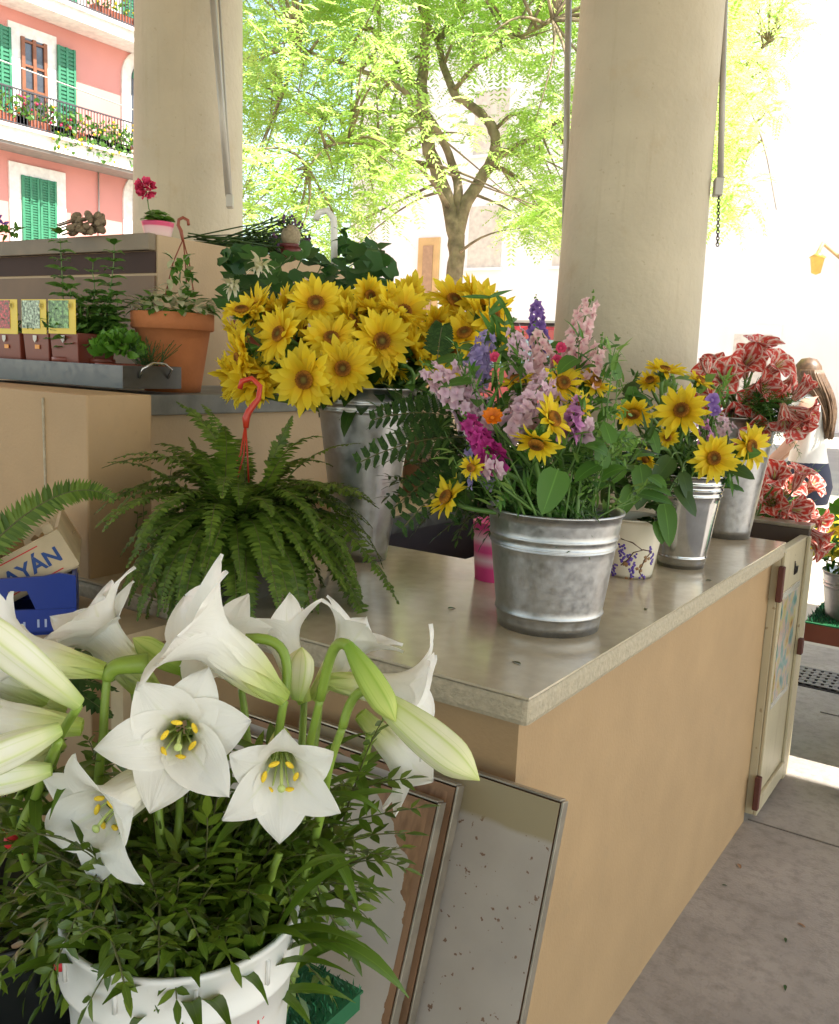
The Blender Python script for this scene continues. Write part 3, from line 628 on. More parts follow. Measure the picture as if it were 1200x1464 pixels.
tree('shade_tree', 'forked shade tree with lime green feathery leaves between the two columns', tb0, limbs, crown_main, 1150, 5, 17)
T2 = lambda x, y, d=0: at(x, y, 12.5+d)
tb2 = T2(905, 480); tb20 = V((tb2.x, tb2.y, 0))
def crown_right():
    for _ in range(40):
        x = rnd(860, 1150); y = rnd(-300, 255)
        lim = 1150-(max(0, y)*.33) if y < 180 else 1062
        if x > lim: continue
        return T2(x, y, rnd(-1.5, 1.5))
limbs2 = [([tb20, V((tb2.x, tb2.y, 2)), T2(915, 380), T2(935, 250), T2(960, 120), T2(985, 0), T2(1000, -150)], .15, .05),
          ([T2(935, 250), T2(990, 180), T2(1050, 110), T2(1100, 60)], .06, .015), ([T2(960, 120), T2(900, 60), T2(860, 0)], .05, .015),
          ([T2(1050, 110), T2(1090, 200), T2(1110, 300)], .015, .006)]
tree('shade_tree', 'second lime green tree showing on the right side of the right column', tb20, limbs2, crown_right, 330, 9)
random.seed(21)

# ------------------------------------------------------------------ vessels
def bucket(name, label, cat, c, r0, r1, h, mat, ribs=(), lip=.004, foot=0, group=None, loops=True, water=True, n=48):
    t = thing(name, label, cat, c, group); c = V(c)
    R_ = lambda z: r0+(r1-r0)*z/h
    prof = [(.0005, .004), (r0*.97, .004), (r0, 0)]
    zs = sorted(set([i*h/14 for i in range(1, 15)] + [z+d for z in ribs for d in (-.006, -.003, 0, .003, .006)]))
    for z in zs:
        if z > h: continue
        e = sum(max(0, 1-abs(z-q)/.0055)*.0032 for q in ribs); prof.append((R_(z)+e, z))
    prof += [(r1+lip, h-.002), (r1+lip, h+.003), (r1+lip*.2, h+.004), (r1-.003, h)]
    prof += [(R_(z)-.003, z) for z in (h*.8, h*.4, .01)] + [(.0005, .008)]
    b = MB(); b.lathe(c, prof, n); body = b.build('body', mat, t)
    return t
bucket('zinc_bucket', 'wide galvanized bucket holding the mixed bouquet at the counter front', 'bucket', (-.792, 1.705, 1.0), .106, .138, .245, M['galv'], ribs=(.036, .178, .196))
bucket('zinc_bucket', 'tall galvanized bucket holding the mass of sunflowers', 'bucket', (-1.468, 1.94, 1.0), .068, .134, .46, M['galv_tall'], ribs=(.40, .42))
bucket('zinc_bucket', 'tall galvanized bucket under the striped amaryllis at the counter end', 'bucket', (-.806, 3.10, 1.0), .075, .125, .40, M['galv'], ribs=(.33,))
bucket('tin_vase', 'shiny tin vase with ribbed rim holding the smaller sunflowers', 'vase', (-.770, 2.51, 1.0), .064, .100, .26, M['chrome'], ribs=(.03, .205, .222, .238))
# bucket ear of the tall sunflower bucket
# cachepot with painted grapes
cc = V((-.835, 2.285, 1.0))
M['ceramic'] = pm('glazed_white_ceramic', (.68, .62, .50), .2, var=.04)
t = bucket('painted_cachepot', 'white ceramic cachepot painted with purple grapes and brown vines', 'pot', cc, .058, .082, .155, M['ceramic'], lip=.002)
def onpot(c, r0, r1, h, px, py, out=.0008):
    best = None
    d = FW + RT*((px-600)/CF) + UP*((732-py)/CF)
    # march the ray to the cone
    s = .5
    while s < 6:
        p = CP + d*s; z = p.z-c.z
        if 0 <= z <= h and (p-V((c.x, c.y, p.z))).length <= r0+(r1-r0)*z/h+out: return p
        s += .0015
    return None
def grapes(px, py, n, w, hh):
    for i in range(n):
        k = (i/n); x = px+rnd(-w, w)*(1-.75*k); y = py+k*hh
        p = onpot(cc, .058, .082, .155, x, y)
        if p: nn = (p-V((cc.x, cc.y, p.z))).normalized(); gr.lathe(p, [(.0038, -.0012), (.003, .0006), (.0003, .0011)], 7, nn)
gr = MB(); 
for a in ((890, 778, 26, 7, 26), (903, 792, 34, 8, 34), (877, 805, 24, 6, 24), (916, 822, 20, 7, 20), (932, 782, 16, 4, 26)): grapes(*a)
gr.build('painted_grapes', pm('purple_glaze', (.10, .05, .33), .3, var=.3, vs=200), t)
vn = MB()
for path in ([(872, 845), (885, 836), (900, 830), (914, 818), (922, 800), (932, 788)], [(888, 808), (898, 800), (906, 790), (920, 786), (930, 788)], [(914, 818), (921, 828), (926, 836)], [(888, 770), (905, 776), (918, 786)]):
    pts = [onpot(cc, .058, .082, .155, *q) for q in path]; pts = [p for p in pts if p]
    if len(pts) > 1: vn.tube(pts, .0017, 5)
vn.build('painted_vine', pm('brown_glaze', (.10, .045, .025), .35), t)
lv = MB()
for q in ((893, 806), (915, 812), (899, 829), (884, 840), (910, 838), (925, 800)):
    for k in range(5):
        p = onpot(cc, .058, .082, .155, q[0]+rnd(-4, 4), q[1]+rnd(-4, 4))
        if p: nn = (p-V((cc.x, cc.y, p.z))).normalized(); lv.lathe(p, [(.006, -.001), (.004, .0005), (.0003, .0009)], 5, nn)
lv.build('painted_leaf', pm('russet_glaze', (.26, .14, .06), .35), t)
# pink striped planter
cp_ = V((-1.075, 1.985, 1.0))
mP, tt, bb, oo = newmat('pink_striped_plastic')
uvn = N(tt, 'ShaderNodeUVMap'); sp_ = N(tt, 'ShaderNodeSeparateXYZ'); tt.links.new(uvn.outputs[0], sp_.inputs[0])
rp_ = ramp(tt, [(.0, (.75, .06, .25)), (.22, (.75, .06, .25)), (.36, (.85, .55, .62)), (.50, (.75, .06, .25)), (.60, (.8, .1, .3)), (.72, (.86, .6, .66)), (.9, (.75, .06, .25))]); tt.links.new(sp_.outputs[1], rp_.inputs[0]); tt.links.new(rp_.outputs[0], bb.inputs['Base Color']); bb.inputs['Roughness'].default_value = .35
t = thing('pink_planter', 'pink and white banded planter half hidden behind the wide zinc bucket', 'pot', cp_)
b = MB(); prof = [(.052+.012*i/20, i*.148/20) for i in range(21)]; b.lathe(cp_, prof, 40); b.build('body', mP, t)
b = MB(); b.lathe(cp_, [(.0635, .148), (.061, .15), (.058, .13), (.0005, .128)], 40); b.build('rim', M['pink'], t)

# ------------------------------------------------------------------ foliage and flower makers
def sprig(name, mat, p, d, L, pairs, ll, lw, loc_label=None, cat='greenery', group=None, droop=.9, side=0, label=None, twigm='twig', shape='leaf', segs=3, up=V((0, 0, 1)), parent=None):
    b = MB(); d = d.normalized(); pts = [p]; q = V(p); dd = V(d); n = 10
    for i in range(n):
        dd = (dd + V((0, 0, -droop/n)) + randdir()*.05).normalized(); q = q + dd*(L/n); pts.append(q)
    b.tube(pts, [.0016, .0007], 5, mi=1)
    def leaves(pts, pairs, t0, ll, lw):
        k = len(pts)-1
        for i in range(pairs):
            t = t0+(1-t0)*(i+.5)/pairs; f = t*k; j = min(k-1, int(f)); a = pts[j].lerp(pts[j+1], f-j); ax = (pts[j+1]-pts[j]).normalized()
            e = ax.cross(up)
            if e.length < .1: e = ax.cross(V((1, 0, 0)))
            e.normalize(); nn = e.cross(ax); z = 1-.35*t
            e = (Matrix.Rotation(rnd(-.6, .6), 3, ax) @ e); nn = e.cross(ax)
            for s in (-1, 1):
                dr = (e*s*rnd(.7, 1)+ax*rnd(.45, .9)+nn*rnd(-.15, .35)).normalized()
                b.blade(a, dr, nn, ll*z*rnd(.75, 1.15), lw*z*rnd(.8, 1.1), segs, rnd(.1, .6), rnd(.1, .35), shape)
        ax = (pts[-1]-pts[-2]).normalized(); b.blade(pts[-1], ax, up, ll*.8, lw*.7, segs, .2, .2, shape)
    leaves(pts, pairs, .25 if side else .15, ll, lw)
    for s in range(side):
        j = 3+int(s*6/max(1, side)); ax = (pts[j]-pts[j-1]).normalized(); e = perp(ax)[0]; e = Matrix.Rotation(rnd(0, 6.3), 3, ax) @ e
        sdv = (e*.9+ax*.8+V((0, 0, .1))).normalized(); sp2 = [pts[j]+sdv*(L*.33*i/4)+V((0, 0, -.03*(i/4)**2)) for i in range(5)]
        b.tube(sp2, [.0014, .0007], 4, mi=1); leaves(sp2, max(3, pairs//2), .15, ll*.85, lw*.85)
    o = b.build(name, [M[mat], M[twigm]], parent, loc=None if parent else p)
    if not parent: tag(o, label, cat, group)
    return o
def frond(b, p, d, L, W, pairs, droop=1.5, lw=.011, mi=0, up=V((0, 0, 1)), tip=.12, wob=.04, spread=.25):
    d = d.normalized(); pts = [V(p)]; q = V(p); dd = V(d); n = 14
    for i in range(n):
        dd = (dd + V((0, 0, -droop/n)) + randdir()*wob).normalized(); q = q + dd*(L/n); pts.append(q)
    b.tube(pts, [.0018, .0007], 4, mi=1)
    for i in range(pairs):
        t = .08+.92*(i+.5)/pairs; f = t*n; j = min(n-1, int(f)); a = pts[j].lerp(pts[j+1], f-j); ax = (pts[j+1]-pts[j]).normalized()
        e = ax.cross(up)
        if e.length < .08: e = ax.cross(V((.8, .6, 0)))
        e.normalize(); nn = e.cross(ax); wl = W*.5*(min(1, t*5+.35))*(1-max(0, (t-.45)/.55)**1.6*(1-tip))
        for s in (-1, 1):
            dr = (e*s + ax*rnd(spread-.1, spread+.15) + nn*rnd(-.3, .25)).normalized()
            b.blade(a, dr, nn, wl*rnd(.85, 1.1), lw*rnd(.85, 1.15), 2, rnd(.2, .7), .15, 'lance', mi)

# lily ----------------------------------------------------------
def trumpet_profile(L, open_, n=14):
    """axial z, radius r along one petal of arc length L"""
    out = []; z = 0.0; r = .007; th = 0
    for i in range(n+1):
        t = i/n; out.append((z, r, th))
        if t < .45: th = R(7+8*t)
        else: th = R(11) + (open_*1.1-R(11))*((t-.45)/.55)**1.15
        z += math.cos(th)*L/n; r += math.sin(th)*L/n
    return out
FLC = []
def lily_flower(root, base, d, L=.17, open_=R(100), roll=0, wide=1.0, stam=True, lean=0, irr=.18):
    FLC.append(base+d.normalized()*L*.72)
    fl = thing('flower', None, None, base); fl.parent = root; fl.location = V(base)-V(root['_w'])
    d = d.normalized(); e1, e2 = perp(d)
    for k in range(6):
        inner = k % 2; op = open_*(1+rnd(-irr, irr)); prof = trumpet_profile(L*(1 if inner else 1.03)*rnd(.95, 1.05), op); ph = roll+k*math.pi/3+rnd(-.06, .06)
        n = len(prof)-1; wmax = (.040 if inner else .032)*wide*L/.17; cur = rnd(-.25, .25); wob = rnd(0, 6)
        er = e1*math.cos(ph)+e2*math.sin(ph); et = -e1*math.sin(ph)+e2*math.cos(ph)
        def fn(u, v):
            f = v*n; j = min(n-1, int(f)); s = f-j
            z = prof[j][0]*(1-s)+prof[j+1][0]*s; r = prof[j][1]*(1-s)+prof[j+1][1]*s; th = prof[j][2]*(1-s)+prof[j+1][2]*s
            g = (min(1, v/.58)**1.05) if v < .58 else max(0, 1-((v-.58)/.42)**1.75)
            wd = .006 + (wmax-.006)*g if v < .58 else wmax*g+.0006
            x = (u*2-1); y = x*wd
            Rr = max(r*1.02, .018*wide) + .05*max(0, v-.55)
            a = max(-1.5, min(1.5, y/Rr))
            nr = -math.sin(th); 
            # inward cup: the petal's edge bends toward the flower axis in the throat and backwards at the lip
            cup = Rr*(1-math.cos(a))*(1-1.5*max(0, v-.6))
            radial = r - cup*math.cos(th) + (0 if inner else .0018); zz = z + cup*math.sin(th)
            rib = -.0022*math.exp(-(x/.16)**2)*min(1, v*2); wave = .0035*math.sin(x*3.2+v*9+wob)*max(0, v-.5)*2*abs(x)
            radial += (rib+wave)*math.cos(th); zz -= (rib+wave)*math.sin(th)
            return base + d*zz + er*radial + et*(Rr*math.sin(a) + cur*.02*max(0, v-.6))
        b = MB(); b.grid(fn, 8, 20)
        b.build('petal', M['lily'], fl)
    if stam:
        b = MB(); an = MB()
        for k in range(6):
            ph = roll+k*math.pi/3+.5; er = e1*math.cos(ph)+e2*math.sin(ph)
            tip = base + d*(L*.62) + er*(.015+rnd(0, .006)) + V((0, 0, -.006)); b.tube(bez(base+d*.02+er*.004, base+d*L*.3+er*.006, base+d*L*.5+er*.01, tip, 6), .0012, 5)
            ax = (e1*math.cos(ph+1.3)+e2*math.sin(ph+1.3)+d*.3).normalized(); an.ball(tip, .0030, 8, 6, 0, 2.2, ax)
        tip = base+d*(L*.72)+V((0, 0, -.012)); b.tube(bez(base+d*.02, base+d*L*.4, base+d*L*.6, tip, 6), .0018, 6); b.ball(tip, .0048, 8, 5, 0, .7, d)
        b.build('pistil', M['filament'], fl); an.build('stamens', M['anther'], fl)
    return fl
def lily_bud(root, a, tip, r, mat='bud'):
    ax = (tip-a); L = ax.length; ax.normalize(); b = MB(); prof = []
    for i in range(19):
        t = i/18; rr = r*(.28+.72*math.sin(math.pi*min(1, t*.72+.06))**1.0)*(1-max(0, (t-.72)/.28)**2.2) if t < .999 else .0006
        prof.append((max(.0006, rr), L*t))
    b.lathe(a, prof, 30, ax, mod=lambda an, t: 1+.075*math.cos(6*an)*math.sin(math.pi*t)+.05*math.cos(3*an)*t)
    return b.build('bud', M[mat], root)
def lily_leaf(root, p, d, L, W, bend=.9):
    b = MB(); b.blade(p, d, V((0, 0, 1)), L, W, 8, bend, .3, 'lance', twist=rnd(-.4, .4)); b.build('leaf', M['lilyleaf'], root)
LC = V((-.733, .655, 0)); LZ = .85
def lily_stem(label, path, nleaf=7, r=.0062):
    pts = [at(*q) if isinstance(q, tuple) else q for q in path]
    root = thing('lily_stem', label, 'lily', pts[0], 'white lilies in the front bucket')
    out = []
    for i in range(len(pts)-1):
        a = pts[max(0, i-1)]; p = pts[i]; q = pts[i+1]; z = pts[min(len(pts)-1, i+2)]
        for k in range(5):
            s = k/5; out.append(.5*((2*p)+(q-a)*s+(2*a-5*p+4*q-z)*s*s+(3*p-a-3*q+z)*s**3))
    out.append(pts[-1])
    b = MB(); b.tube(out, [r, r*.72], 9); b.build('stem', M['lilystem'], root)
    for i in range(nleaf):
        j = int(len(out)*(.15+.42*i/nleaf)); j = min(j, len(out)-1); a = rnd(0, 6.3)
        lily_leaf(root, out[j], V((math.cos(a), math.sin(a), rnd(.3, .9))), rnd(.07, .13), rnd(.012, .018), rnd(.6, 1.5))
    return root
def pedicel(root, path, r=.0048, r1=None):
    pts = [at(*q) if isinstance(q, tuple) else q for q in path]
    p = pts if len(pts) < 4 else bez(pts[0], pts[1], pts[2], pts[3], 10)
    b = MB(); b.tube(p, [r, r1 or r*1.15], 8); b.build('pedicel', M['lilystem'], root)
bk = lambda dx=0, dy=0: V((LC.x+dx, LC.y+dy, .70))

s = lily_stem('lily stem with the large open white trumpet facing the viewer at centre', [bk(-.02, .02), (235, 1250, 1.03), (222, 1120, 1.03), (215, 1075, 1.05)])
lily_flower(s, at(262, 1040, 1.085), cdir(.2, .14, .95), .158, R(96), .15, 1.3)
s = lily_stem('lily stem with the open trumpet nodding down left beneath the largest bloom', [bk(-.04, -.02), (235, 1290, 1.0), (256, 1180, 1.05), (256, 1092, 1.03)])
lily_flower(s, at(252, 1086, 1.02), cdir(-.50, -.30, .80), .158, R(92), .5, 1.3)
s = lily_stem('lily stem with the small star shaped white bloom at right facing viewer', [bk(.05, .0), (350, 1240, 1.05), (396, 1120, 1.09), (398, 1052, 1.095)])
lily_flower(s, at(402, 1050, 1.085), cdir(.16, -.24, 1), .142, R(84), .52, 1.2, irr=.08)
s = lily_stem('lily stem bearing the tall upright white trumpet at the top', [bk(.05, .03), (372, 1200, 1.07), (392, 1090, 1.05), (404, 1015, 1.03), (408, 1002, 1.03)])
lily_flower(s, at(407, 1000, 1.03), cdir(-.70, .66, .26), .185, R(92), .0, 1.45)
pedicel(s, [(407, 1000, 1.04), (416, 940, 1.05), (412, 908, 1.05), (352, 913, 1.05)], .0055)
lily_bud(s, at(425, 1000, 1.12), at(432, 925, 1.12), .017)
s = lily_stem('lily stem with a nodding slim green bud arching over the counter edge', [bk(.07, .03), (420, 1190, 1.08), (442, 1070, 1.06), (458, 1000, 1.04)])
pedicel(s, [(458, 1000, 1.04), (472, 930, 1.02), (480, 908, 1.01), (500, 925, 1.0)], .0058)
lily_bud(s, at(498, 922, 1.0), at(566, 1032, .97), .0145, 'greenbud')
s = lily_stem('lily stem with a fat pale yellow bud pointing right past the counter corner', [bk(.08, .02), (450, 1200, 1.06), (470, 1100, 1.03), (490, 1040, 1.02)])
pedicel(s, [(490, 1040, 1.02), (500, 995, 1.02), (515, 980, 1.01), (535, 990, 1.0)], .0052)
lily_bud(s, at(535, 992, 1.0), at(686, 1116, .95), .0205)
s = lily_stem('lily stem with a white trumpet turned right towards the counter corner', [bk(.07, .04), (430, 1180, 1.14), (452, 1050, 1.15), (458, 985, 1.16)])
lily_flower(s, at(462, 972, 1.15), cdir(.93, -.12, .12), .17, R(95), .3, 1.05, stam=False)
s = lily_stem('lily stem with two white trumpets turned left around a bent green stalk', [bk(-.05, .03), (150, 1180, 1.02), (148, 1050, 1.0), (153, 968, 1.0)])
lily_flower(s, at(150, 960, 1.0), cdir(-.93, .22, .05), .155, R(88), .2, 1.1, stam=False)
pedicel(s, [(153, 972, 1.0), (158, 948, 1.0), (175, 952, 1.0), (212, 948, 1.01)], .0075, .012)
lily_flower(s, at(222, 985, 1.12), cdir(-.55, .62, .1), .165, R(95), .8, 1.1, stam=False)
s = lily_stem('lily stem with the long half closed trumpet leaving the left picture edge', [bk(-.09, .03), (60, 1200, 1.02), (75, 1080, 1.0), (112, 1010, .9)])
lily_bud(s, at(112, 1006, .9), at(-62, 868, .82), .0185, 'palebud')
lily_flower(s, at(118, 1040, .98), cdir(-.9, .12, .15), .16, R(92), .1, 1.1, stam=False)
s = lily_stem('lily stem with two pale trumpets held low at the left edge', [bk(-.10, .03), (40, 1240, 1.0), (55, 1130, .98), (84, 1060, .88)])
lily_bud(s, at(86, 1042, .88), at(-70, 1108, .82), .0165, 'palebud')
lily_bud(s, at(74, 1100, .9), at(-50, 1122, .88), .015, 'palebud')
s = lily_stem('lily stem with a short yellow green bud at the back of the bunch', [bk(.0, .05), (280, 1180, 1.12), (272, 1020, 1.12), (262, 962, 1.1)])
lily_bud(s, at(268, 962, 1.09), at(190, 912, 1.06), .014, 'greenbud')
s = lily_stem('lily stem with white trumpets facing away behind the top bloom', [bk(.03, .07), (420, 1180, 1.18), (432, 1060, 1.2), (435, 1000, 1.2)])
lily_flower(s, at(436, 1005, 1.2), cdir(-.35, .9, -.2), .15, R(80), .3, 1.05, stam=False)
lily_flower(s, at(447, 1000, 1.22), cdir(.55, .8, -.1), .15, R(85), .6, 1.05, stam=False)
s = lily_stem('lily stem with a drooping white bloom behind the fat yellow bud', [bk(.08, .06), (480, 1170, 1.16), (520, 1090, 1.15), (528, 1050, 1.15)])
lily_flower(s, at(515, 1020, 1.16), cdir(.55, -.6, -.05), .14, R(85), .6, 1.0, stam=False)
s = lily_stem('leafy lily stalk without a flower at the right side of the bucket', [bk(.09, .0), (380, 1290, 1.02), (400, 1220, 1.02)], 0)
for q in ((400, 1330, .3, .75), (360, 1300, -.2, 1), (420, 1300, .8, .5), (440, 1320, 1, .15), (380, 1280, .2, 1), (330, 1310, -.6, .8), (410, 1260, .5, .8), (350, 1330, -.4, .5), (395, 1320, .5, .3), (370, 1350, .1, .6)):
    lily_leaf(s, at(q[0]-8, q[1]+20, rnd(.98, 1.06)), cdir(q[2], q[3], rnd(-.1, .5)), rnd(.11, .16), rnd(.018, .026), rnd(.8, 1.7))

s = lily_stem('lily stem with a wide white bloom tucked low at the left edge', [bk(-.07, .05), (60, 1200, 1.1), (80, 1080, 1.1), (92, 1020, 1.1)])
lily_flower(s, at(96, 1010, 1.1), cdir(-.8, .35, .4), .15, R(95), .9, 1.1)
lily_flower(s, at(90, 1060, 1.12), cdir(-.6, -.3, .6), .15, R(90), .3, 1.1)
s = lily_stem('lily stem with a white trumpet peeping between the two largest blooms', [bk(.0, .06), (250, 1180, 1.16), (205, 1040, 1.16), (190, 985, 1.16)])
lily_flower(s, at(196, 985, 1.16), cdir(-.35, .75, .4), .15, R(90), .4, 1.1)
for k in range(26):
    a = rnd(0, 6.283); q = V((LC.x+.09*math.cos(a), LC.y+.09*math.sin(a), rnd(.82, .9))); lily_leaf(s, q, V((math.cos(a)*.6, math.sin(a)*.6, 1)), rnd(.1, .16), rnd(.016, .024), rnd(.7, 1.6))
s = lily_stem('lily stem with two white blooms filling the gap at the far left edge', [bk(-.09, .06), (30, 1220, 1.14), (45, 1100, 1.12), (62, 1015, 1.1)])
lily_flower(s, at(66, 1000, 1.06), cdir(-.55, .5, .6), .15, R(92), .2, 1.2)
lily_flower(s, at(52, 1045, 1.04), cdir(-.8, -.1, .6), .15, R(92), .7, 1.2)
s = lily_stem('lily stem with a half hidden white bloom between the top and star shaped blooms', [bk(.04, .05), (360, 1180, 1.17), (352, 1040, 1.17), (345, 985, 1.17)])
lily_flower(s, at(345, 975, 1.17), cdir(-.1, .5, .7), .14, R(90), .3, 1.2)
# white bucket with red print on the turf covered table
t = thing('turf_table', 'low table covered with green plastic turf under the lily bucket', 'table', (-1.3, .6, 0))
b = MB(); b.box(-2.2, -.722, .1, .99, .57, .597); b.build('top', M['turf'], t, smooth=False)
b = MB(); b.box(-2.203, -.719, .097, .993, .598, .602)
for i in range(9000):
    p = V((rnd(-1.25, -.72), rnd(.4, .99), .602)); b.rhomb(p, (V((rnd(-.8, .8), rnd(-.8, .8), 1))).normalized(), randdir(), rnd(.010, .016), .0035)
b.build('turf', M['turf'], t, smooth=False)
for x in (-2.1, -.78):
    for y in (.16, .93): b = MB(); b.box(x-.025, x+.025, y-.025, y+.025, 0, .57); b.build('leg', M['wood'], t, smooth=False)
lb = V((LC.x, LC.y, .602))
t = thing('white_bucket', 'white plastic tub with red print holding the lilies', 'bucket', lb)
b = MB(); r0, r1, h = .112, .128, .305
prof = [(.0005, .003), (r0, 0)] + [(r0+(r1-r0)*z/h, z) for z in (.05, .1, .15, .2)] + [(r1-.001, .245), (r1+.006, .248), (r1+.0065, .253), (r1+.002, .257), (r1+.003, h-.006), (r1+.005, h-.003), (r1+.004, h+.002), (r1-.001, h+.002), (r1-.005, h-.004), (r0-.004, .02), (.0005, .015)]
b.lathe(lb, prof, 64); body = b.build('body', M['whiteplastic'], t)
b = MB()
for a in [2*math.pi*i/10 for i in range(10)]:
    e = V((math.cos(a), math.sin(a), 0)); g = V((-math.sin(a), math.cos(a), 0)); b.obox(lb+e*(r1+.004)+V((0, 0, .279)), e*.002, g*.002, V((0, 0, .014)))
b.build('rim_rib', M['whiteplastic'], t)
def wraptext(txt, size, a0, z0, c, rad, mat, parent, slope=0, name='printed_text', shear=0):
    cu = bpy.data.curves.new('text', 'FONT'); cu.body = txt; cu.size = size; cu.resolution_u = 3
    if shear: cu.shear = shear
    o = bpy.data.objects.new('text_tmp', cu); COL.objects.link(o); bpy.context.view_layer.update()
    me = bpy.data.meshes.new_from_object(o.evaluated_get(bpy.context.evaluated_depsgraph_get())); bpy.data.objects.remove(o)
    b = MB(); vs = []
    for v in me.vertices:
        x, y = v.co.x, v.co.y; z = z0+y*math.cos(slope)+x*math.sin(slope); a = a0+(x*math.cos(slope)-y*math.sin(slope))/rad(z)
        vs.append(c + V((math.cos(a)*(rad(z)+.0009), math.sin(a)*(rad(z)+.0009), z)))
    b.add(vs, [tuple(p.vertices) for p in me.polygons]); return b.build(name, mat, parent)
af = math.atan2(-LC.y, -LC.x)
wraptext('Z', .05, af+.26, .19, lb, lambda z: r0+(r1-r0)*z/h, M['redtext'], t, .25, shear=.3)
wraptext('oliv', .036, af+.52, .205, lb, lambda z: r0+(r1-r0)*z/h, M['redtext'], t, .45, shear=.3)

# glossy sprigs filling the lily bucket
GL = 'glossy dark green leaf sprig filling the bucket beneath the white lilies'
def hides_tub(p, d, L):
    # keep the tub's own front clear: sprigs that would hang down over it are left out
    for k in (.5, .75, 1, 1.15):
        e = p+d.normalized()*L*k*.9+V((0, 0, -L*.5*k*k)); h = e-V((LC.x, LC.y, e.z)); f = (CP-V((LC.x, LC.y, CP.z)))
        if min((e-q).length for q in FLC) < .08: return True
        if e.z < .925 and h.length > .112 and h.normalized().dot(f.normalized()) > -.15: return True
    return False
for i in range(270):
    a = rnd(0, 6.283); rr = .115*math.sqrt(random.random()); p = V((LC.x+rr*math.cos(a), LC.y+rr*math.sin(a), rnd(.80, .86)))
    out = V((math.cos(a), math.sin(a), 0)); tc_ = (CP-p); tc_.z = 0; tc_.normalize()
    lift = rnd(.1, 1.5); d = out*rnd(.3, 1.1) + tc_*rnd(-.3, .8) + V((0, 0, lift)) + RT*rnd(-.55, .35)
    L = rnd(.14, .24); L *= .8 if lift > 1 else 1
    if hides_tub(p, d, L): continue
    sprig('leaf_sprig', 'sprig', p, d, L, 7, .043, .0165, droop=rnd(.7, 2.0), side=random.choice((1, 2, 2, 3)), label=GL, group='leaf sprigs under the lilies')
for i in range(120):
    a = rnd(0, 6.283); rr = .118*math.sqrt(random.random()); p = V((LC.x+rr*math.cos(a), LC.y+rr*math.sin(a), rnd(.80, .88))); tc_ = (CP-p).normalized()
    d = V((math.cos(a)*rr*4, math.sin(a)*rr*4, 1.2))+tc_*rnd(0, .8); L = rnd(.10, .19)
    if hides_tub(p, d, L): continue
    sprig('leaf_sprig', 'sprig', p, d, L, 6, .038, .0145, droop=rnd(.3, 1.4), side=2, label=GL, group='leaf sprigs under the lilies')
for px, py, dx, dy in ((60, 1300, -.4, -.2), (30, 1200, -.5, .3), (70, 1240, -.3, .3), (110, 1300, -.4, -.8), (205, 1400, .0, -1), (230, 1395, .15, -1), (165, 1330, -.7, -.5), (40, 1180, -.5, .5), (10, 1150, -.4, .6), (520, 1080, .3, 1), (500, 1150, .8, .6), (480, 1210, .9, .1), (470, 1260, .9, -.4), (500, 1120, .9, .5), (490, 1190, 1, .5), (120, 1180, -.5, 1)):
    d = cdir(dx, dy, rnd(.1, .5)); p = at(px, py, rnd(.9, .99) if px < 320 else rnd(1.05, 1.15)) - d*.1
    sprig('leaf_sprig', 'sprig', p, d, .17, 8, .036, .0135, droop=rnd(.2, .9), side=1, label=GL, group='leaf sprigs under the lilies')
b = MB(); b.lathe(V((-1.02, .60, .602)), [(.001, .002), (.13, 0), (.15, .24), (.153, .25), (.145, .248), (.125, .02), (.001, .015)], 40)
tag(b.build('black_bucket', M['black'], loc=(-1.02, .60, .602)), 'black plastic bucket in the shadow at the lower left corner', 'bucket')
for i in range(34):
    a = rnd(0, 6.283); p = V((-1.0+.1*math.cos(a), .62+.1*math.sin(a), .84)); d = V((math.cos(a)*.7+.15, math.sin(a)*.7-.1, rnd(.5, 1.3)))
    sprig('leaf_sprig', 'sprig', p, d, rnd(.16, .24), 7, .036, .013, droop=rnd(.6, 1.6), side=2, label='green leaf sprig spilling from the black bucket at lower left', group='leaf sprigs at lower left')
for px, py in ((88, 1378), (16, 1203)):
    p = at(px, py, .97); t_ = MB(); t_.ball(p, .008, 10, 6); 
    for k in range(4): t_.blade(p, cdir(rnd(-.3, 1), rnd(-1, 1), .1), UP, .02, .009, 2, .4)
    tag(t_.build('red_rosebud', M['redtext'], loc=p), 'tiny red bud among the leaves beside the white tub' if px == 88 else 'tiny red bud at the far left among the leaf sprigs', 'flower')

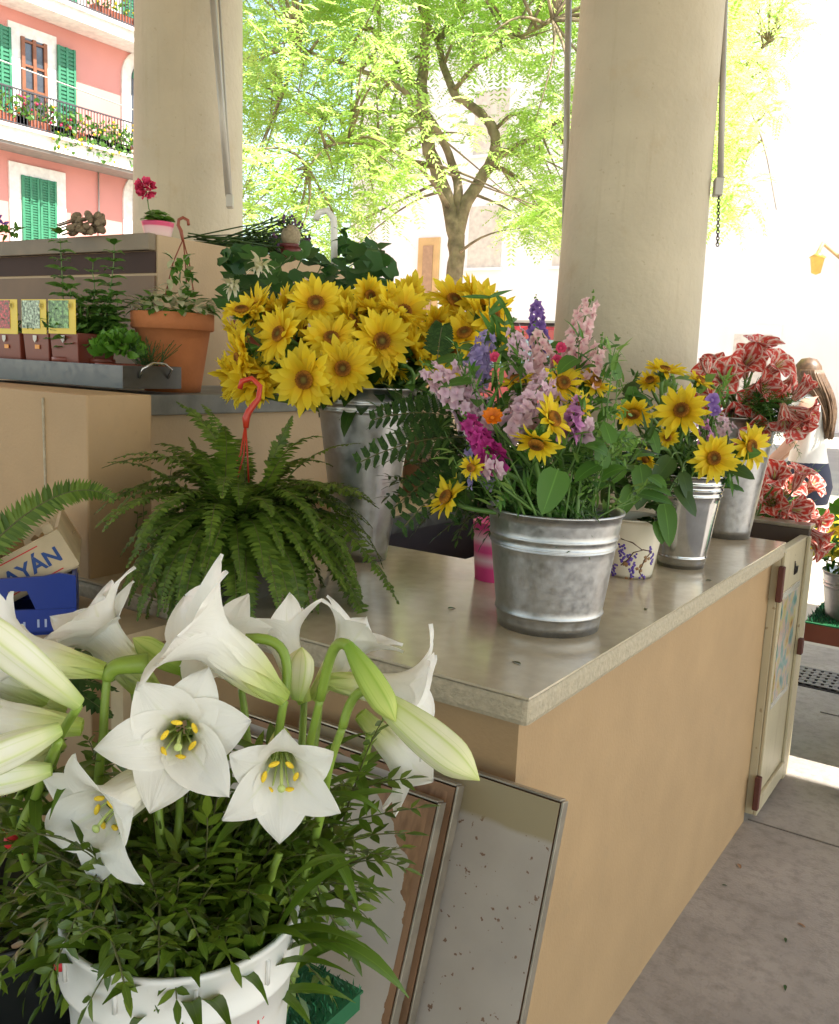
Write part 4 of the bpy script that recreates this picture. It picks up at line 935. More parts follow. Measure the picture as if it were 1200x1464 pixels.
# ------------------------------------------------------------------ leaning boards
def board(label, topR, topL, yt, lean, th, face, xb_extra=0, drop=0):
    tr = on(*topR, 1, yt); tl = on(*topL, 1, yt); z = (tr.z+tl.z)/2; w_ = .56
    top = V((tr.x, yt, z)); dn = V((.0, -lean, -z)).normalized(); Ld = z/abs(dn.z)-.004; lf = V((-1, 0, 0)); nn = dn.cross(lf).normalized()
    if nn.y > 0: nn = -nn
    t = thing('cabinet_door_panel', label, 'panel', (top.x-w_/2, yt-lean, 0), 'old panels leaning on the counter')
    c = top + lf*(w_/2) + dn*(Ld/2)
    b = MB(); b.obox(c-nn*th*.5, lf*(w_/2-.004), dn*(Ld/2-.004), nn*(th/2)); b.build('core', M['boardwood'], t, smooth=False)
    b = MB(); q = c+nn*.0006; hx = w_/2-(.004 if face is M['boardface'] else .016); hy = Ld/2-(.004 if face is M['boardface'] else .014)
    b.add([q+lf*hx+dn*hy, q-lf*hx+dn*hy, q-lf*hx-dn*hy, q+lf*hx-dn*hy], [(0, 1, 2, 3)], [(0, 0), (1, 0), (1, 1), (0, 1)]); b.build('laminate', face, t, smooth=False)
    b = MB(); b.obox(top+lf*(-.0005)+dn*(Ld/2)-nn*th*.5, lf*.002, dn*(Ld/2), nn*(th/2+.001)); b.obox(top+lf*(w_/2)-nn*th*.5-dn*.0005, lf*(w_/2-.003), dn*.002, nn*(th/2+.001)); b.build('metal_edging', M['boardedge'], t, smooth=False, bevel=.001)
board('pale panel spotted with brown chips leaning against the counter corner', (805, 1147), (684, 1106), 1.278, .26, .018, M['boardface'])
board('brown edged panel leaning between the spotted panel and the peeling one', (655, 1119), (538, 1089), 1.235, .27, .02, M['boardpeel'])
board('front panel with grey laminate peeling off brown plywood', (628, 1147), (547, 1120), 1.195, .28, .02, M['boardpeel'])

# ------------------------------------------------------------------ crates at left
KX = V((.60, .80, 0)); KY = V((-.80, .60, 0)); KO = on(110, 905, 1, 1.09)
def kbox(b, x0, x1, y0, y1, z0, z1): b.obox(KO+KX*((x0+x1)/2)+KY*((y0+y1)/2)+V((0, 0, (z0+z1)/2)), KX*((x1-x0)/2), KY*((y1-y0)/2), V((0, 0, (z1-z0)/2)))
t = thing('blue_crate', 'blue plastic crate at the left edge below the wooden one', 'crate', KO)
b = MB(); W_ = .48; D_ = .26; H_ = .118
kbox(b, -W_, 0, 0, D_, 0, .008)
for (x0, x1, y0, y1) in ((-.008, 0, .0085, D_), (-W_, -W_+.008, .0085, D_), (-W_+.0085, -.0085, D_-.008, D_)):
    kbox(b, x0, x1, y0, y1, .0085, .045); kbox(b, x0, x1, y0, y1, .085, H_-.0015)
    for i in range(8):
        if x1-x0 > .05: xx = x0+(x1-x0-.012)*i/7; kbox(b, xx, xx+.012, y0+.001, y1-.001, .0455, .0845)
        else: yy = y0+(y1-y0-.012)*i/7; kbox(b, x0+.001, x1-.001, yy, yy+.012, .0455, .0845)
b.build('frame', M['blue'], t, smooth=False, bevel=.0015)
b = MB(); kp = lambda x, z: KO+KX*x+V((0, 0, z))
hole = [(-.17, .06), (-.35, .035), (-.44, .035), (-.44, .088), (-.20, .092), (-.165, .08)]
b.prism([kp(x, z) for x, z in ((-W_, 0), (0, 0), (0, .052), (-.155, .052), (-.17, .055), (-.35, .034), (-.44, .034), (-W_, .034))], KY*.008)
b.prism([kp(x, z) for x, z in ((-W_, .095), (-.20, .095), (-.155, .085), (-.155, .0525), (-.115, .0525), (-.125, .09), (-.09, .09), (-.075, .0525), (0, .0525), (0, H_), (-.03, H_+.006), (-.06, H_), (-W_, H_-.01))], KY*.008)
b.prism([kp(x, z) for x, z in ((-W_, .0345), (-.44, .0345), (-.44, .0945), (-W_, .0945))], KY*.008)
b.build('handled_side', M['blue'], t, smooth=False)
b = MB()
for i, hgt in enumerate((.016, .016, .016, .016, .012, .018, .010, .018, .018)):
    x = -.030-i*.0135-(.012 if i > 3 else 0); kbox(b, x-.002, x+.002, -.0022, -.0002, .016, .016+hgt)
b.build('raised_lettering', pm('pale_blue_relief', (.35, .42, .62), .5), t, smooth=False)
# table that carries the crates
t = thing('side_stand', 'wooden stand under the crates at the left edge', 'stand', (-1.9, 1.0, 0))
b = MB(); b.box(-2.3, -1.45, .72, 1.27, KO.z-.035, KO.z-.001); b.build('top', M['wood'], t, smooth=False)
for x in (-2.25, -1.55):
    for y in (.78, 1.22): b = MB(); b.box(x-.02, x+.02, y-.02, y+.02, 0, KO.z-.0355); b.build('leg', M['wood'], t, smooth=False)
# wooden crate, tilted inside the blue one
tl_ = R(29)
ux = (KX*math.cos(tl_)+V((0, 0, math.sin(tl_)))).normalized(); uz = (-KX*math.sin(tl_)+V((0, 0, math.cos(tl_)))); uy = KY.copy()
wc = on(114, 806, 1, 1.13)
t = thing('wooden_crate', 'pale wooden fruit crate with blue lettering tilted inside the blue crate', 'crate', wc)
b = MB(); b.obox(wc-ux*.20+uz*.042, ux*.20, uy*.004, uz*.042); side = b.build('printed_side', M['wood'], t, smooth=False)
b = MB(); b.obox(wc-ux*.004+uy*.13+uz*.042, ux*.004, uy*.125, uz*.042); b.build('end_board', M['wood'], t, smooth=False)
b = MB(); b.obox(wc-ux*.20+uy*.26+uz*.042, ux*.20, uy*.004, uz*.042); b.build('back_board', M['wood'], t, smooth=False)
b = MB(); b.obox(wc-ux*.20+uy*.13-uz*.003, ux*.195, uy*.125, uz*.0028); b.build('base', M['wood'], t, smooth=False)
for q in (.016, .244): b = MB(); b.obox(wc-ux*.018+uy*q+uz*.05, ux*.010, uy*.011, uz*.052); b.build('corner_post', M['wood'], t, smooth=False, bevel=.003)
def flattext(txt, size, o, ex, ey, mat, parent, bold=0, name='printed_text'):
    cu = bpy.data.curves.new('text', 'FONT'); cu.body = txt; cu.size = size; cu.resolution_u = 3; cu.offset = bold; cu.align_x = 'RIGHT'
    ob = bpy.data.objects.new('text_tmp', cu); COL.objects.link(ob); bpy.context.view_layer.update()
    me = bpy.data.meshes.new_from_object(ob.evaluated_get(bpy.context.evaluated_depsgraph_get())); bpy.data.objects.remove(ob)
    b = MB(); b.add([o+ex*v.co.x+ey*v.co.y for v in me.vertices], [tuple(p.vertices) for p in me.polygons]); return b.build(name, mat, parent, smooth=False)
fo = wc - uy*.0048
flattext('ARRAYÁN', .043, fo-ux*.020+uz*.026, ux, uz, M['bluetext'], t, .0012)
b = MB(); b.obox(fo-ux*.2+uz*.073, ux*.15, uy*.0002, uz*.0011); b.obox(fo-ux*.1+uz*.009, ux*.07, uy*.0002, uz*.0011); b.build('red_line', M['redtext'], t, smooth=False)
b = MB()
for i in range(26):
    p = wc-ux*rnd(.03, .36)+uy*rnd(.03, .23)+uz*rnd(.01, .05); q = p+randdir()*.05
    b.grid(lambda u, v: p+(q-p)*u+V((0, .05*v, .02*math.sin(u*5+v*4+i)+.01*v)), 5, 4)
tag(b.build('crumpled_paper', pm('brown_wrapping_paper', (.42, .3, .16), .8, var=.3, vs=30), loc=wc), 'crumpled brown paper lining the wooden fruit crate', 'paper')
t = thing('cut_fern_frond', 'single long fern frond arching out over the wooden crate', 'fern frond', at(-40, 800, 1.75))
b = MB()
p0 = at(-60, 835, 1.75); pts = bez(p0, at(20, 730, 1.75), at(110, 670, 1.8), at(166, 716, 1.85), 16)
b.tube(pts, [.002, .0008], 5, mi=1)
for i in range(64):
    f = i/64*16; j = min(15, int(f)); a = pts[j].lerp(pts[j+1], f-j); ax = (pts[j+1]-pts[j]).normalized(); e = ax.cross(FW).normalized()
    z = 1-.75*(i/64)**2
    for s_ in (-1, 1): b.blade(a, e*s_+ax*.35+randdir()*.12, -FW, .042*z, .0085*z+.002, 2, .3, .1, 'lance')
b.build('leaflets', [M['fern'], M['rachis']], t)
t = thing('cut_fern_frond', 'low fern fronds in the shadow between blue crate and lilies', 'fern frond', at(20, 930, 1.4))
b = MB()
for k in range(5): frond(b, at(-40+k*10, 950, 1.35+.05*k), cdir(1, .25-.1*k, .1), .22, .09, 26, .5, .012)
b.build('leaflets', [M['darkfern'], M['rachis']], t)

# ------------------------------------------------------------------ hanging fern on the counter
fc = V((-1.44, 1.44, 1.0))
t = thing('potted_fern', 'large sword fern spilling over its pot with a red hanger hook', 'fern', fc)
b = MB(); b.lathe(fc, [(.001, .002), (.075, 0), (.10, .13), (.106, .135), (.106, .15), (.098, .15), (.096, .13), (.001, .128)], 32); b.build('pot', pm('grey_pot', (.3, .29, .27), .35), t)
b = MB(); hk = at(348, 612, 2.08)
hook = [at(352, 612, 2.08), at(352, 598, 2.08), at(356, 588, 2.08), at(370, 570, 2.08), at(372, 552, 2.08), at(360, 541, 2.08), at(346, 545, 2.08), at(343, 556, 2.08)]
b.tube(hook, [.006, .009, .008, .0065, .0065, .0065, .0065, .006], 8)
for dx in (-14, -4, 6): b.tube([at(351, 606, 2.08), at(351+dx*.5, 650, 2.07), at(345+dx*1.8, 690, 2.06)], .0022, 5)
b.build('hanger', M['redhook'], t)
b = MB()
b.tube([at(258, 745, 2.1), at(256, 738, 2.1), at(262, 735, 2.1), at(267, 742, 2.1), at(269, 780, 2.1), at(270, 835, 2.1)], .004, 7); b.build('wire_handle', M['chrome'], t)
top = fc+V((0, 0, .14))
dirs = []
for i in range(92):
    a = rnd(0, 6.283); el = rnd(.15, 1.35); d = V((math.cos(a)*math.cos(el), math.sin(a)*math.cos(el), math.sin(el)))
    bias = d.dot(RT)
    L = rnd(.24, .36)*(1+.15*bias); b = MB()
    st = top + V((math.cos(a)*rnd(0, .07), math.sin(a)*rnd(0, .07), rnd(-.01, .03)))
    frond(b, st, d, L, rnd(.048, .07), 42, rnd(1.7, 3.0), .0095)
    b.build('frond', [M['fern'], M['rachis']], t)
for px, py, dx, dy, dz, L in ((330, 690, -1, .75, .1, .30), (310, 690, -1, .35, .0, .26), (330, 670, -.4, 1, 0, .2), (420, 720, 1, -.25, .35, .34), (420, 740, .9, -.5, .4, .36), (400, 700, .8, .35, .2, .22), (380, 690, .3, 1, .1, .16)):
    b = MB(); frond(b, at(px, py, 2.02), cdir(dx, dy, dz), L, .07, 34, 1.0, .0105); b.build('frond', [M['fern'], M['rachis']], t)
b = MB()
for i in range(110):
    a = rnd(0, 6.283); el = rnd(.2, 1.4); d = V((math.cos(a)*math.cos(el), math.sin(a)*math.cos(el), math.sin(el)))+RT*rnd(-.1, .25)-FW*rnd(0, .3)
    frond(b, top+V((math.cos(a)*rnd(0, .07), math.sin(a)*rnd(0, .07), rnd(-.01, .03))), d, rnd(.14, .33), rnd(.045, .065), 32, rnd(1.5, 3.0), .010)
tag(b.build('inner_fronds', [M['fern'], M['rachis']], t), kind='stuff')
# trailing creeper strands beside the fern
b = MB()
for px, l in ((195, 150), (235, 170), (205, 110), (258, 190), (300, 120)):
    p0 = at(px+20, 645, 2.25); p1 = at(px, 645+l, 2.2); pts = bez(p0, p0+V((-.03, 0, .01)), p1+V((0, 0, .1)), p1, 10); b.tube(pts, .0009, 4, mi=1)
    for q in pts[2:]:
        for k in range(2): b.blade(q, randdir(), randdir(), .016, .011, 2, .3)
t2 = b.build('creeper', [M['fern'], M['rachis']], t)
b = MB(); b.tube([at(205, 775, 2.4), at(225, 772, 2.4)], .012, 10); b.grid(lambda u, v: at(190+70*u, 782-28*v*(1-.4*u)+4*math.sin(u*9+v*5), 2.42), 8, 5)
tag(b.build('plastic_wrap', pm('crumpled_cellophane', (.5, .48, .46), .25), loc=at(225, 782, 2.4)), 'crumpled clear plastic wrap on the counter behind the fern', 'wrapping')

for i, (px, py) in enumerate(((640, 870), (925, 870), (1010, 830), (500, 905), (745, 950))):
    p = on(px, py, 2, 1.0012); b = MB(); a = rnd(0, 6.3); b.blade(p, V((math.cos(a), math.sin(a), .05)), V((0, 0, 1)), rnd(.012, .028), rnd(.005, .01), 4, rnd(.1, .5), .35, 'leaf')
    tag(b.build('fallen_leaf', M['rachis' if i % 3 else 'darkleaf'], loc=p), 'tiny dry leaf bit lying on the stone counter top', 'leaf', 'leaf litter on the counter')
for i in range(6):
    p = on(rnd(960, 1190), rnd(1130, 1440), 2, .002); b = MB(); a = rnd(0, 6.3); b.blade(p, V((math.cos(a), math.sin(a), .05)), V((0, 0, 1)), rnd(.015, .035), rnd(.006, .014), 4, rnd(.1, .5), .35, 'leaf')
    tag(b.build('fallen_leaf', M['boardwood' if i % 2 else 'darkleaf'], loc=p), 'small dry leaf bit lying on the concrete floor', 'leaf', 'leaf litter on the floor')
# ------------------------------------------------------------------ sunflowers
def sunhead(root, c, d, r, half=None, droop=.0, n1=21, n2=19):
    d = d.normalized(); e1, e2 = perp(d); b = MB(); dr = r*rnd(.22, .27); a0 = rnd(0, 6)
    for ring, (n, L, lift, base) in enumerate(((n1, r*.76, .12, .92), (n2, r*.70, .42, .8))):
        for i in range(n):
            a = a0+(i+.5*ring+rnd(-.25, .25))*2*math.pi/n; e = e1*math.cos(a)+e2*math.sin(a)
            dd = (e + d*(lift+rnd(-.18, .22)-droop)).normalized()
            b.blade(c+e*(dr*base)+d*(-.002), dd, d, L*rnd(.78, 1.2), r*rnd(.20, .30), 4, rnd(-.7, .9), rnd(.12, .5), 'ray', twist=rnd(-.8, .8))
    b.build('petals', M['sun'], root)
    b = MB(); prof = [(dr*k/6*1.05, .006*(1-(k/6)**2)+.002+.004*math.exp(-((k-4.2)/1.2)**2)) for k in range(7)]; prof[0] = (.0004, prof[0][1])
    b.lathe(c, prof, 26, d)
    for i in range(150):
        k = math.sqrt((i+.5)/150); a = i*2.39996; p = c+(e1*math.cos(a)+e2*math.sin(a))*(dr*k)+d*(.005+.003*math.exp(-((k-.7)/.2)**2))
        q = .0022+.001*k; vs = [p+e1*q, p+e2*q, p-e1*q, p-e2*q, p+d*(.004+.002*k)]; b.add(vs, [(0, 1, 4), (1, 2, 4), (2, 3, 4), (3, 0, 4)], [(.5, k)]*5)
    b.build('disc', M['disc'], root)
    b = MB()
    for i in range(16):
        a = i*.3927+rnd(-.1, .1); e = e1*math.cos(a)+e2*math.sin(a); b.blade(c-d*.012+e*dr*.5, e-d*.1, d, r*.45, r*.16, 2, -.5, .1, 'lance')
    b.lathe(c-d*.02, [(.004, -.01), (dr*.6, .0), (dr, .016), (dr*.9, .019)], 14, d); b.build('calyx', M['bigleaf'], root)
def sunflower(label, px, py, dep, dd, r, foot, group, nleaf=1, n1=21, n2=19):
    c = at(px, py, dep); root = thing('sunflower', label, 'sunflower', foot, group); d = cdir(*dd)
    sunhead(root, c, d, r, n1=n1, n2=n2)
    b = MB(); q = bez(c-d*.022, c-d*.09, foot+V((0, 0, .12)), foot, 9); b.tube(q, [.005, .006], 7); b.build('stem', M['stem'], root)
    for i in range(nleaf):
        p = q[random.choice((3, 4, 5))]; b = MB(); a = rnd(0, 6.3); b.blade(p, V((math.cos(a), math.sin(a), rnd(-.2, .5))), V((0, 0, 1)), rnd(.08, .12), rnd(.05, .07), 5, rnd(.5, 1.3), .2, 'broad'); b.build('leaf', M['bigleaf'], root)
    return root
SB = V((-1.468, 1.94, 1.40))
def sfoot(): return SB + V((rnd(-.08, .08), rnd(-.08, .08), -.1))
G = 'sunflowers massed in the tall zinc bucket'
big = [('sunflower with orange brown eye lowest in the mass, facing the viewer', 490, 527, 2.22, (.05, .0, 1), .082),
       ('sunflower with dark eye at the top left of the mass', 452, 434, 2.32, (.0, .28, 1), .080),
       ('sunflower with dark eye in the middle, petals drooping over the fern tip', 546, 487, 2.26, (.25, -.1, 1), .084),
       ('sunflower with dark eye upper right of the middle one', 578, 446, 2.34, (.2, .15, 1), .076),
       ('sunflower with dark eye at the right above the leather fern', 641, 502, 2.36, (.2, -.3, 1), .084),
       ('sunflower at the top right of the mass, disc half hidden', 650, 430, 2.44, (.3, .45, .8), .085),
       ('large pale yellow sunflower hanging lowest at the left', 436, 543, 2.2, (-.25, -.15, 1), .088),
       ('small eyed sunflower tucked just above the lowest flower', 474, 484, 2.25, (.05, .35, 1), .075),
       ('sunflower turned sideways at the left edge showing its green back', 352, 500, 2.3, (-.9, -.3, .1), .075),
       ('sunflower facing left at the upper left corner of the mass', 362, 445, 2.36, (-.6, .3, .6), .08),
       ('sunflower with flat petals left of the middle, turned down left', 400, 478, 2.26, (-.45, .1, .9), .082)]
for l_, px, py, dp, dd, r in big: sunflower(l_, px, py, dp, (dd[0]*1.4+rnd(-.12, .12), dd[1]*1.4+rnd(-.1, .12), dd[2]), r, sfoot(), G)
for i in range(66):
    for _ in range(30):
        x = rnd(335, 712); y = rnd(418, 562)
        lo = 572 - (x-470)*.55 if x > 470 else 575
        if x > 600: lo = 500+(720-x)*.05
        if y < 418+abs(x-480)*.03 or y > lo: continue
        if min(math.hypot(x-q[1], y-q[2]) for q in big) < 38 and random.random() < .8: continue
        break
    an = rnd(0, 6.283); dd = ((x-520)/190+.9*math.cos(an), (500-y)/130+.2+.9*math.sin(an), rnd(-.1, .7))
    sunflower('bright yellow sunflower crowded among others in the tall zinc bucket', x, y, rnd(2.28, 2.55), dd, rnd(.060, .08), sfoot(), G, random.choice((0, 1)))
b = MB()
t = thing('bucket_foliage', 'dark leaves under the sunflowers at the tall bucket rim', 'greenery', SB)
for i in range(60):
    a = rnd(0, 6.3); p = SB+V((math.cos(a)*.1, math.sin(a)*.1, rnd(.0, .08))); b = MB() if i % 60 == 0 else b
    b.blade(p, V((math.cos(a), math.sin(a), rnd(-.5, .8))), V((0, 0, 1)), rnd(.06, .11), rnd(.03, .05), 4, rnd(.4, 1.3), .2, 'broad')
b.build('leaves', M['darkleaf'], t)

# ------------------------------------------------------------------ mixed bouquet
BC = V((-.792, 1.705, 1.245))
def bfoot(c=BC, r=.09): return c + V((rnd(-r, r), rnd(-r, r), -.09))
def spike(label, base, tip, w, mat, n, foot, group, cat='flower', name='larkspur', fs=.0165, taper=.45):
    root = thing(name, label, cat, foot, group); ax = (tip-base); L = ax.length; ax.normalize(); e1, e2 = perp(ax)
    b = MB(); b.tube(bez(foot, foot.lerp(base, .5)+V((0, 0, .03)), base-ax*.04, base, 8)+[base.lerp(tip, k/4) for k in range(1, 5)], [.0032, .0012], 6); b.build('stem', M['stem'], root)
    b = MB()
    for i in range(n):
        t = (i+.5)/n; a = i*2.39996+rnd(-.3, .3); e = e1*math.cos(a)+e2*math.sin(a); k = 1-taper*t; c = base+ax*(L*t)+e*(w*.5*k*rnd(.75, 1.1)); dd = (e+ax*rnd(.0, .5)).normalized()
        g1, g2 = perp(dd); s0 = fs*k*rnd(.85, 1.15)
        for j in range(5):
            an = j*1.2566+rnd(-.2, .2); ee = g1*math.cos(an)+g2*math.sin(an); b.blade(c, ee+dd*rnd(.15, .7), dd, s0*1.25, s0*1.15, 2, rnd(-.2, .8), .25, 'obov')
        for j in range(2): b.blade(c, randdir()+dd, dd, s0*.7, s0*.6, 1, 0, .2, 'obov')
    b.build('blossom', M[mat], root)
    b = MB()
    for i in range(7): b.ball(tip+ax*(.004*i)+randdir()*.004, .0035-.0003*i, 6, 4)
    for i in range(5): b.blade(base-ax*(.012*i), (e1*math.cos(i*2.4)+e2*math.sin(i*2.4)+ax*.5), ax, .05, .008, 3, .5, .1, 'lance')
    b.build('buds', M['bqpale'], root)
    return root
G = 'flowers of the mixed bouquet'
A_ = lambda x, y, d=1.82: at(x, y, d)
spike('tall blush pink larkspur leaning right, highest in the mixed bouquet', A_(805, 545), A_(845, 430), .050, 'larkblush', 40, bfoot(), G)
spike('blush pink larkspur left of the tallest spike', A_(785, 545), A_(768, 478), .046, 'larkblush', 26, bfoot(), G)
spike('thick lilac pink larkspur leaning far left over the leather fern', A_(700, 620, 1.78), A_(612, 525, 1.78), .062, 'larkpink', 46, bfoot(), G, fs=.0185)
spike('lilac pink larkspur slanting down in the middle of the mixed bouquet', A_(725, 618, 1.7), A_(786, 535, 1.72), .045, 'larkpink', 34, bfoot(), G)
spike('deep purple larkspur tip behind the blush pink spikes', A_(770, 500, 1.9), A_(767, 436, 1.9), .030, 'larkpurple', 26, bfoot(), G)
spike('lavender blue larkspur at the left back of the mixed bouquet', A_(676, 550, 1.88), A_(697, 478, 1.9), .050, 'larklav', 32, bfoot(), G)
spike('magenta snapdragon below the lilac larkspur', A_(712, 668, 1.68), A_(668, 598, 1.7), .040, 'magenta', 30, bfoot(), G, name='snapdragon', fs=.017)
spike('mauve snapdragon at the right under the tallest larkspur', A_(812, 625, 1.68), A_(826, 572, 1.7), .026, 'mauve', 16, bfoot(), G, name='snapdragon', fs=.0165)
spike('short pale lilac larkspur low at the right', A_(832, 625, 1.7), A_(836, 600, 1.7), .03, 'larkpink', 9, bfoot(), G)
spike('small pale larkspur right of the slanting lilac one', A_(800, 600, 1.72), A_(782, 545, 1.74), .03, 'larkpink', 12, bfoot(), G)
spike('faint pink larkspur low in front of the magenta snapdragon', A_(708, 680, 1.66), A_(700, 655, 1.66), .02, 'larkpink', 7, bfoot(), G)
for l_, x0, y0, x1, y1, w_, m_, n_ in (('pale lilac larkspur rising behind the magenta snapdragon', 690, 600, 655, 520, .045, 'larkpink', 26), ('short blush larkspur between the orange marigold and yellow sunflower', 745, 590, 752, 520, .042, 'larkblush', 22), ('lilac larkspur at the back left of the tallest spike', 752, 560, 735, 470, .04, 'larkpink', 24), ('pale blush larkspur low behind the big leaf', 762, 625, 752, 580, .04, 'larkblush', 16), ('broken lavender larkspur low at the left over the zinc rim', 690, 690, 672, 640, .035, 'larklav', 16), ('pale pink larkspur right of the tallest spike', 838, 560, 858, 492, .035, 'larkblush', 20)):
    spike(l_, A_(x0, y0, 1.78), A_(x1, y1, 1.8), w_, m_, n_, bfoot(), G)
def daisy(label, px, py, dep, dd, r, mat, foot, group, n=13, cat='flower', name='daisy', w=.34, cone=0, dmat='disc'):
    c = at(px, py, dep); d = cdir(*dd); root = thing(name, label, cat, foot, group); e1, e2 = perp(d); b = MB()
    for ring in range(2 if n > 9 else 1):
        for i in range(n):
            a = (i+.5*ring)*2*math.pi/n+rnd(-.15, .15); e = e1*math.cos(a)+e2*math.sin(a)
            b.blade(c+e*r*.2, e+d*(cone+.3*ring+rnd(-.15, .15)), d, r*.8*rnd(.85, 1.1), r*w, 4, rnd(-.1, .5), .25, 'ray')
    b.build('petals', M[mat], root); b = MB(); b.ball(c, r*.27, 12, 6, 0, .5, d); b.build('centre', M[dmat], root)
    b = MB(); b.tube(bez(c, c-d*.06, foot+V((0, 0, .1)), foot, 8), .003, 6); b.build('stem', M['stem'], root); return root
daisy('round orange marigold at the heart of the mixed bouquet', 704, 597, 1.64, (.05, .5, 1), .020, 'orange', bfoot(), G, 16, name='marigold', w=.5, cone=.5, dmat='orange')
for l_, px, py, dp, dd, r in (('small yellow sunflower seen sideways in the middle of the mixed bouquet', 738, 545, 1.76, (-.2, .8, .3), .042), ('yellow sunflower hanging at right beside the big leaf, upper of two', 790, 600, 1.64, (.6, .3, .5), .05),
        ('yellow sunflower hanging with petals downward above the big leaf', 768, 632, 1.6, (-.3, -.8, .35), .05), ('yellow sunflower at the right edge of the mixed bouquet', 850, 548, 1.78, (.3, .5, .6), .042),
        ('yellow sunflower drooping beside the pink planter', 640, 712, 1.82, (-.55, .35, .35), .055), ('orange yellow sunflower half hidden under the blush larkspur', 805, 548, 1.76, (.2, .2, .9), .045), ('yellow sunflower half hidden low at right of the mixed bouquet', 828, 580, 1.72, (.4, .1, .8), .035), ('tiny yellow blossom low left above the pink planter', 675, 668, 1.66, (-.4, -.2, .8), .025)):
    sunflower(l_, px, py, dp, dd, r, bfoot(), G, 0, 13, 9)
for l_, px, py in (('hot pink button flower beside the tallest larkspur', 802, 498), ('hot pink bud between lavender and yellow flowers', 708, 512), ('second hot pink bud just below the button flower', 797, 516)):
    daisy(l_, px, py, 1.78, (0, .3, 1), .013, 'hotpink', bfoot(), G, 10, name='scabious', w=.6, cone=.5, dmat='hotpink')
# leaves
t = thing('bouquet_leaf_stem', 'large smooth green leaf hanging over the wide bucket front', 'greenery', bfoot())
b = MB(); p = A_(798, 672, 1.56); b.blade(p, cdir(-.38, -1, .25), -FW*1+UP*.2, .082, .054, 8, .35, .22, 'broad'); b.build('leaf', M['bigleaf'], t)
b = MB(); b.tube(bez(p, p+V((0, 0, .02)), BC+V((0, 0, .02)), V(t['_w']), 6), .002, 5); b.build('stem', M['stem'], t)
for i in range(72):
    f = bfoot(); root = thing('foliage_stem', 'leafy green stem filling the mixed bouquet above the wide bucket', 'greenery', f, 'foliage stems of the mixed bouquet')
    a = rnd(-.95, .95); tip = A_(780+a*135+rnd(-25, 25), rnd(470, 690)+abs(a)*25, rnd(1.66, 1.98)); q = bez(f, f+V((0, 0, .1)), tip-V((0, 0, .06)), tip, 9)
    b = MB(); b.tube(q, [.0025, .001], 5); b.build('stem', M['stem'], root); b = MB(); big_ = random.random() < .4
    for k in range(3 if big_ else 11):
        j = 9-int(k*(.8 if not big_ else 1.3)) % 9; d = randdir()+V((0, 0, .4)) - FW*.3
        if big_: b.blade(q[j], d, V((0, 0, 1))-FW*.6, rnd(.045, .075), rnd(.025, .04), 5, rnd(.3, 1.1), .2, 'broad')
        else:
            for z in range(3): b.blade(q[j]+randdir()*.008, d+randdir()*.7, V((0, 0, 1))-FW*.5, rnd(.025, .05), rnd(.005, .009), 3, rnd(.2, .8), .15, 'lance')
    b.build('leaves', M['bigleaf'] if big_ else M[random.choice(('bqleaf', 'bqleaf', 'bqpale', 'darkleaf'))], root)
# pale bract sprays on the right
for i in range(10):
    f = bfoot(); tip = A_(875+rnd(-30, 50), 625+rnd(-45, 45), rnd(1.7, 1.8)); root = thing('bract_spray', 'feathery pale green spray at the right side of the mixed bouquet', 'greenery', f, 'pale sprays of the mixed bouquet')
    q = bez(f, f+V((0, 0, .1)), tip+V((-.05, 0, .02)), tip, 9); b = MB(); b.tube(q, [.002, .001], 5); b.build('stem', M['stem'], root); b = MB()
    for k in range(40): b.blade(q[random.choice((4, 5, 6, 7, 8, 9))]+randdir()*.016, randdir(), randdir(), rnd(.012, .022), rnd(.005, .009), 2, .4, .2, 'lance')
    b.build('bracts', M['bqpale'], root)
# wispy upright stems at the back left
for i, (px, py) in enumerate(((700, 425), (722, 440), (715, 470), (742, 500))):
    f = bfoot(); tip = A_(px, py, 1.92); root = thing('wispy_stem', 'thin leafy stem rising in the gap between sunflowers and larkspur', 'greenery', f, 'wispy stems of the mixed bouquet'); q = bez(f, f+V((0, 0, .15)), tip-V((.02, 0, .1)), tip, 10)
    b = MB(); b.tube(q, [.0022, .0008], 5); b.build('stem', M['stem'], root); b = MB()
    for k in range(9): b.blade(q[10-k//2], randdir()*.8+V((0, 0, .6)), -FW, rnd(.04, .07), rnd(.009, .013), 4, .5, .15, 'lance')
    b.build('leaves', M['bqleaf'], root)
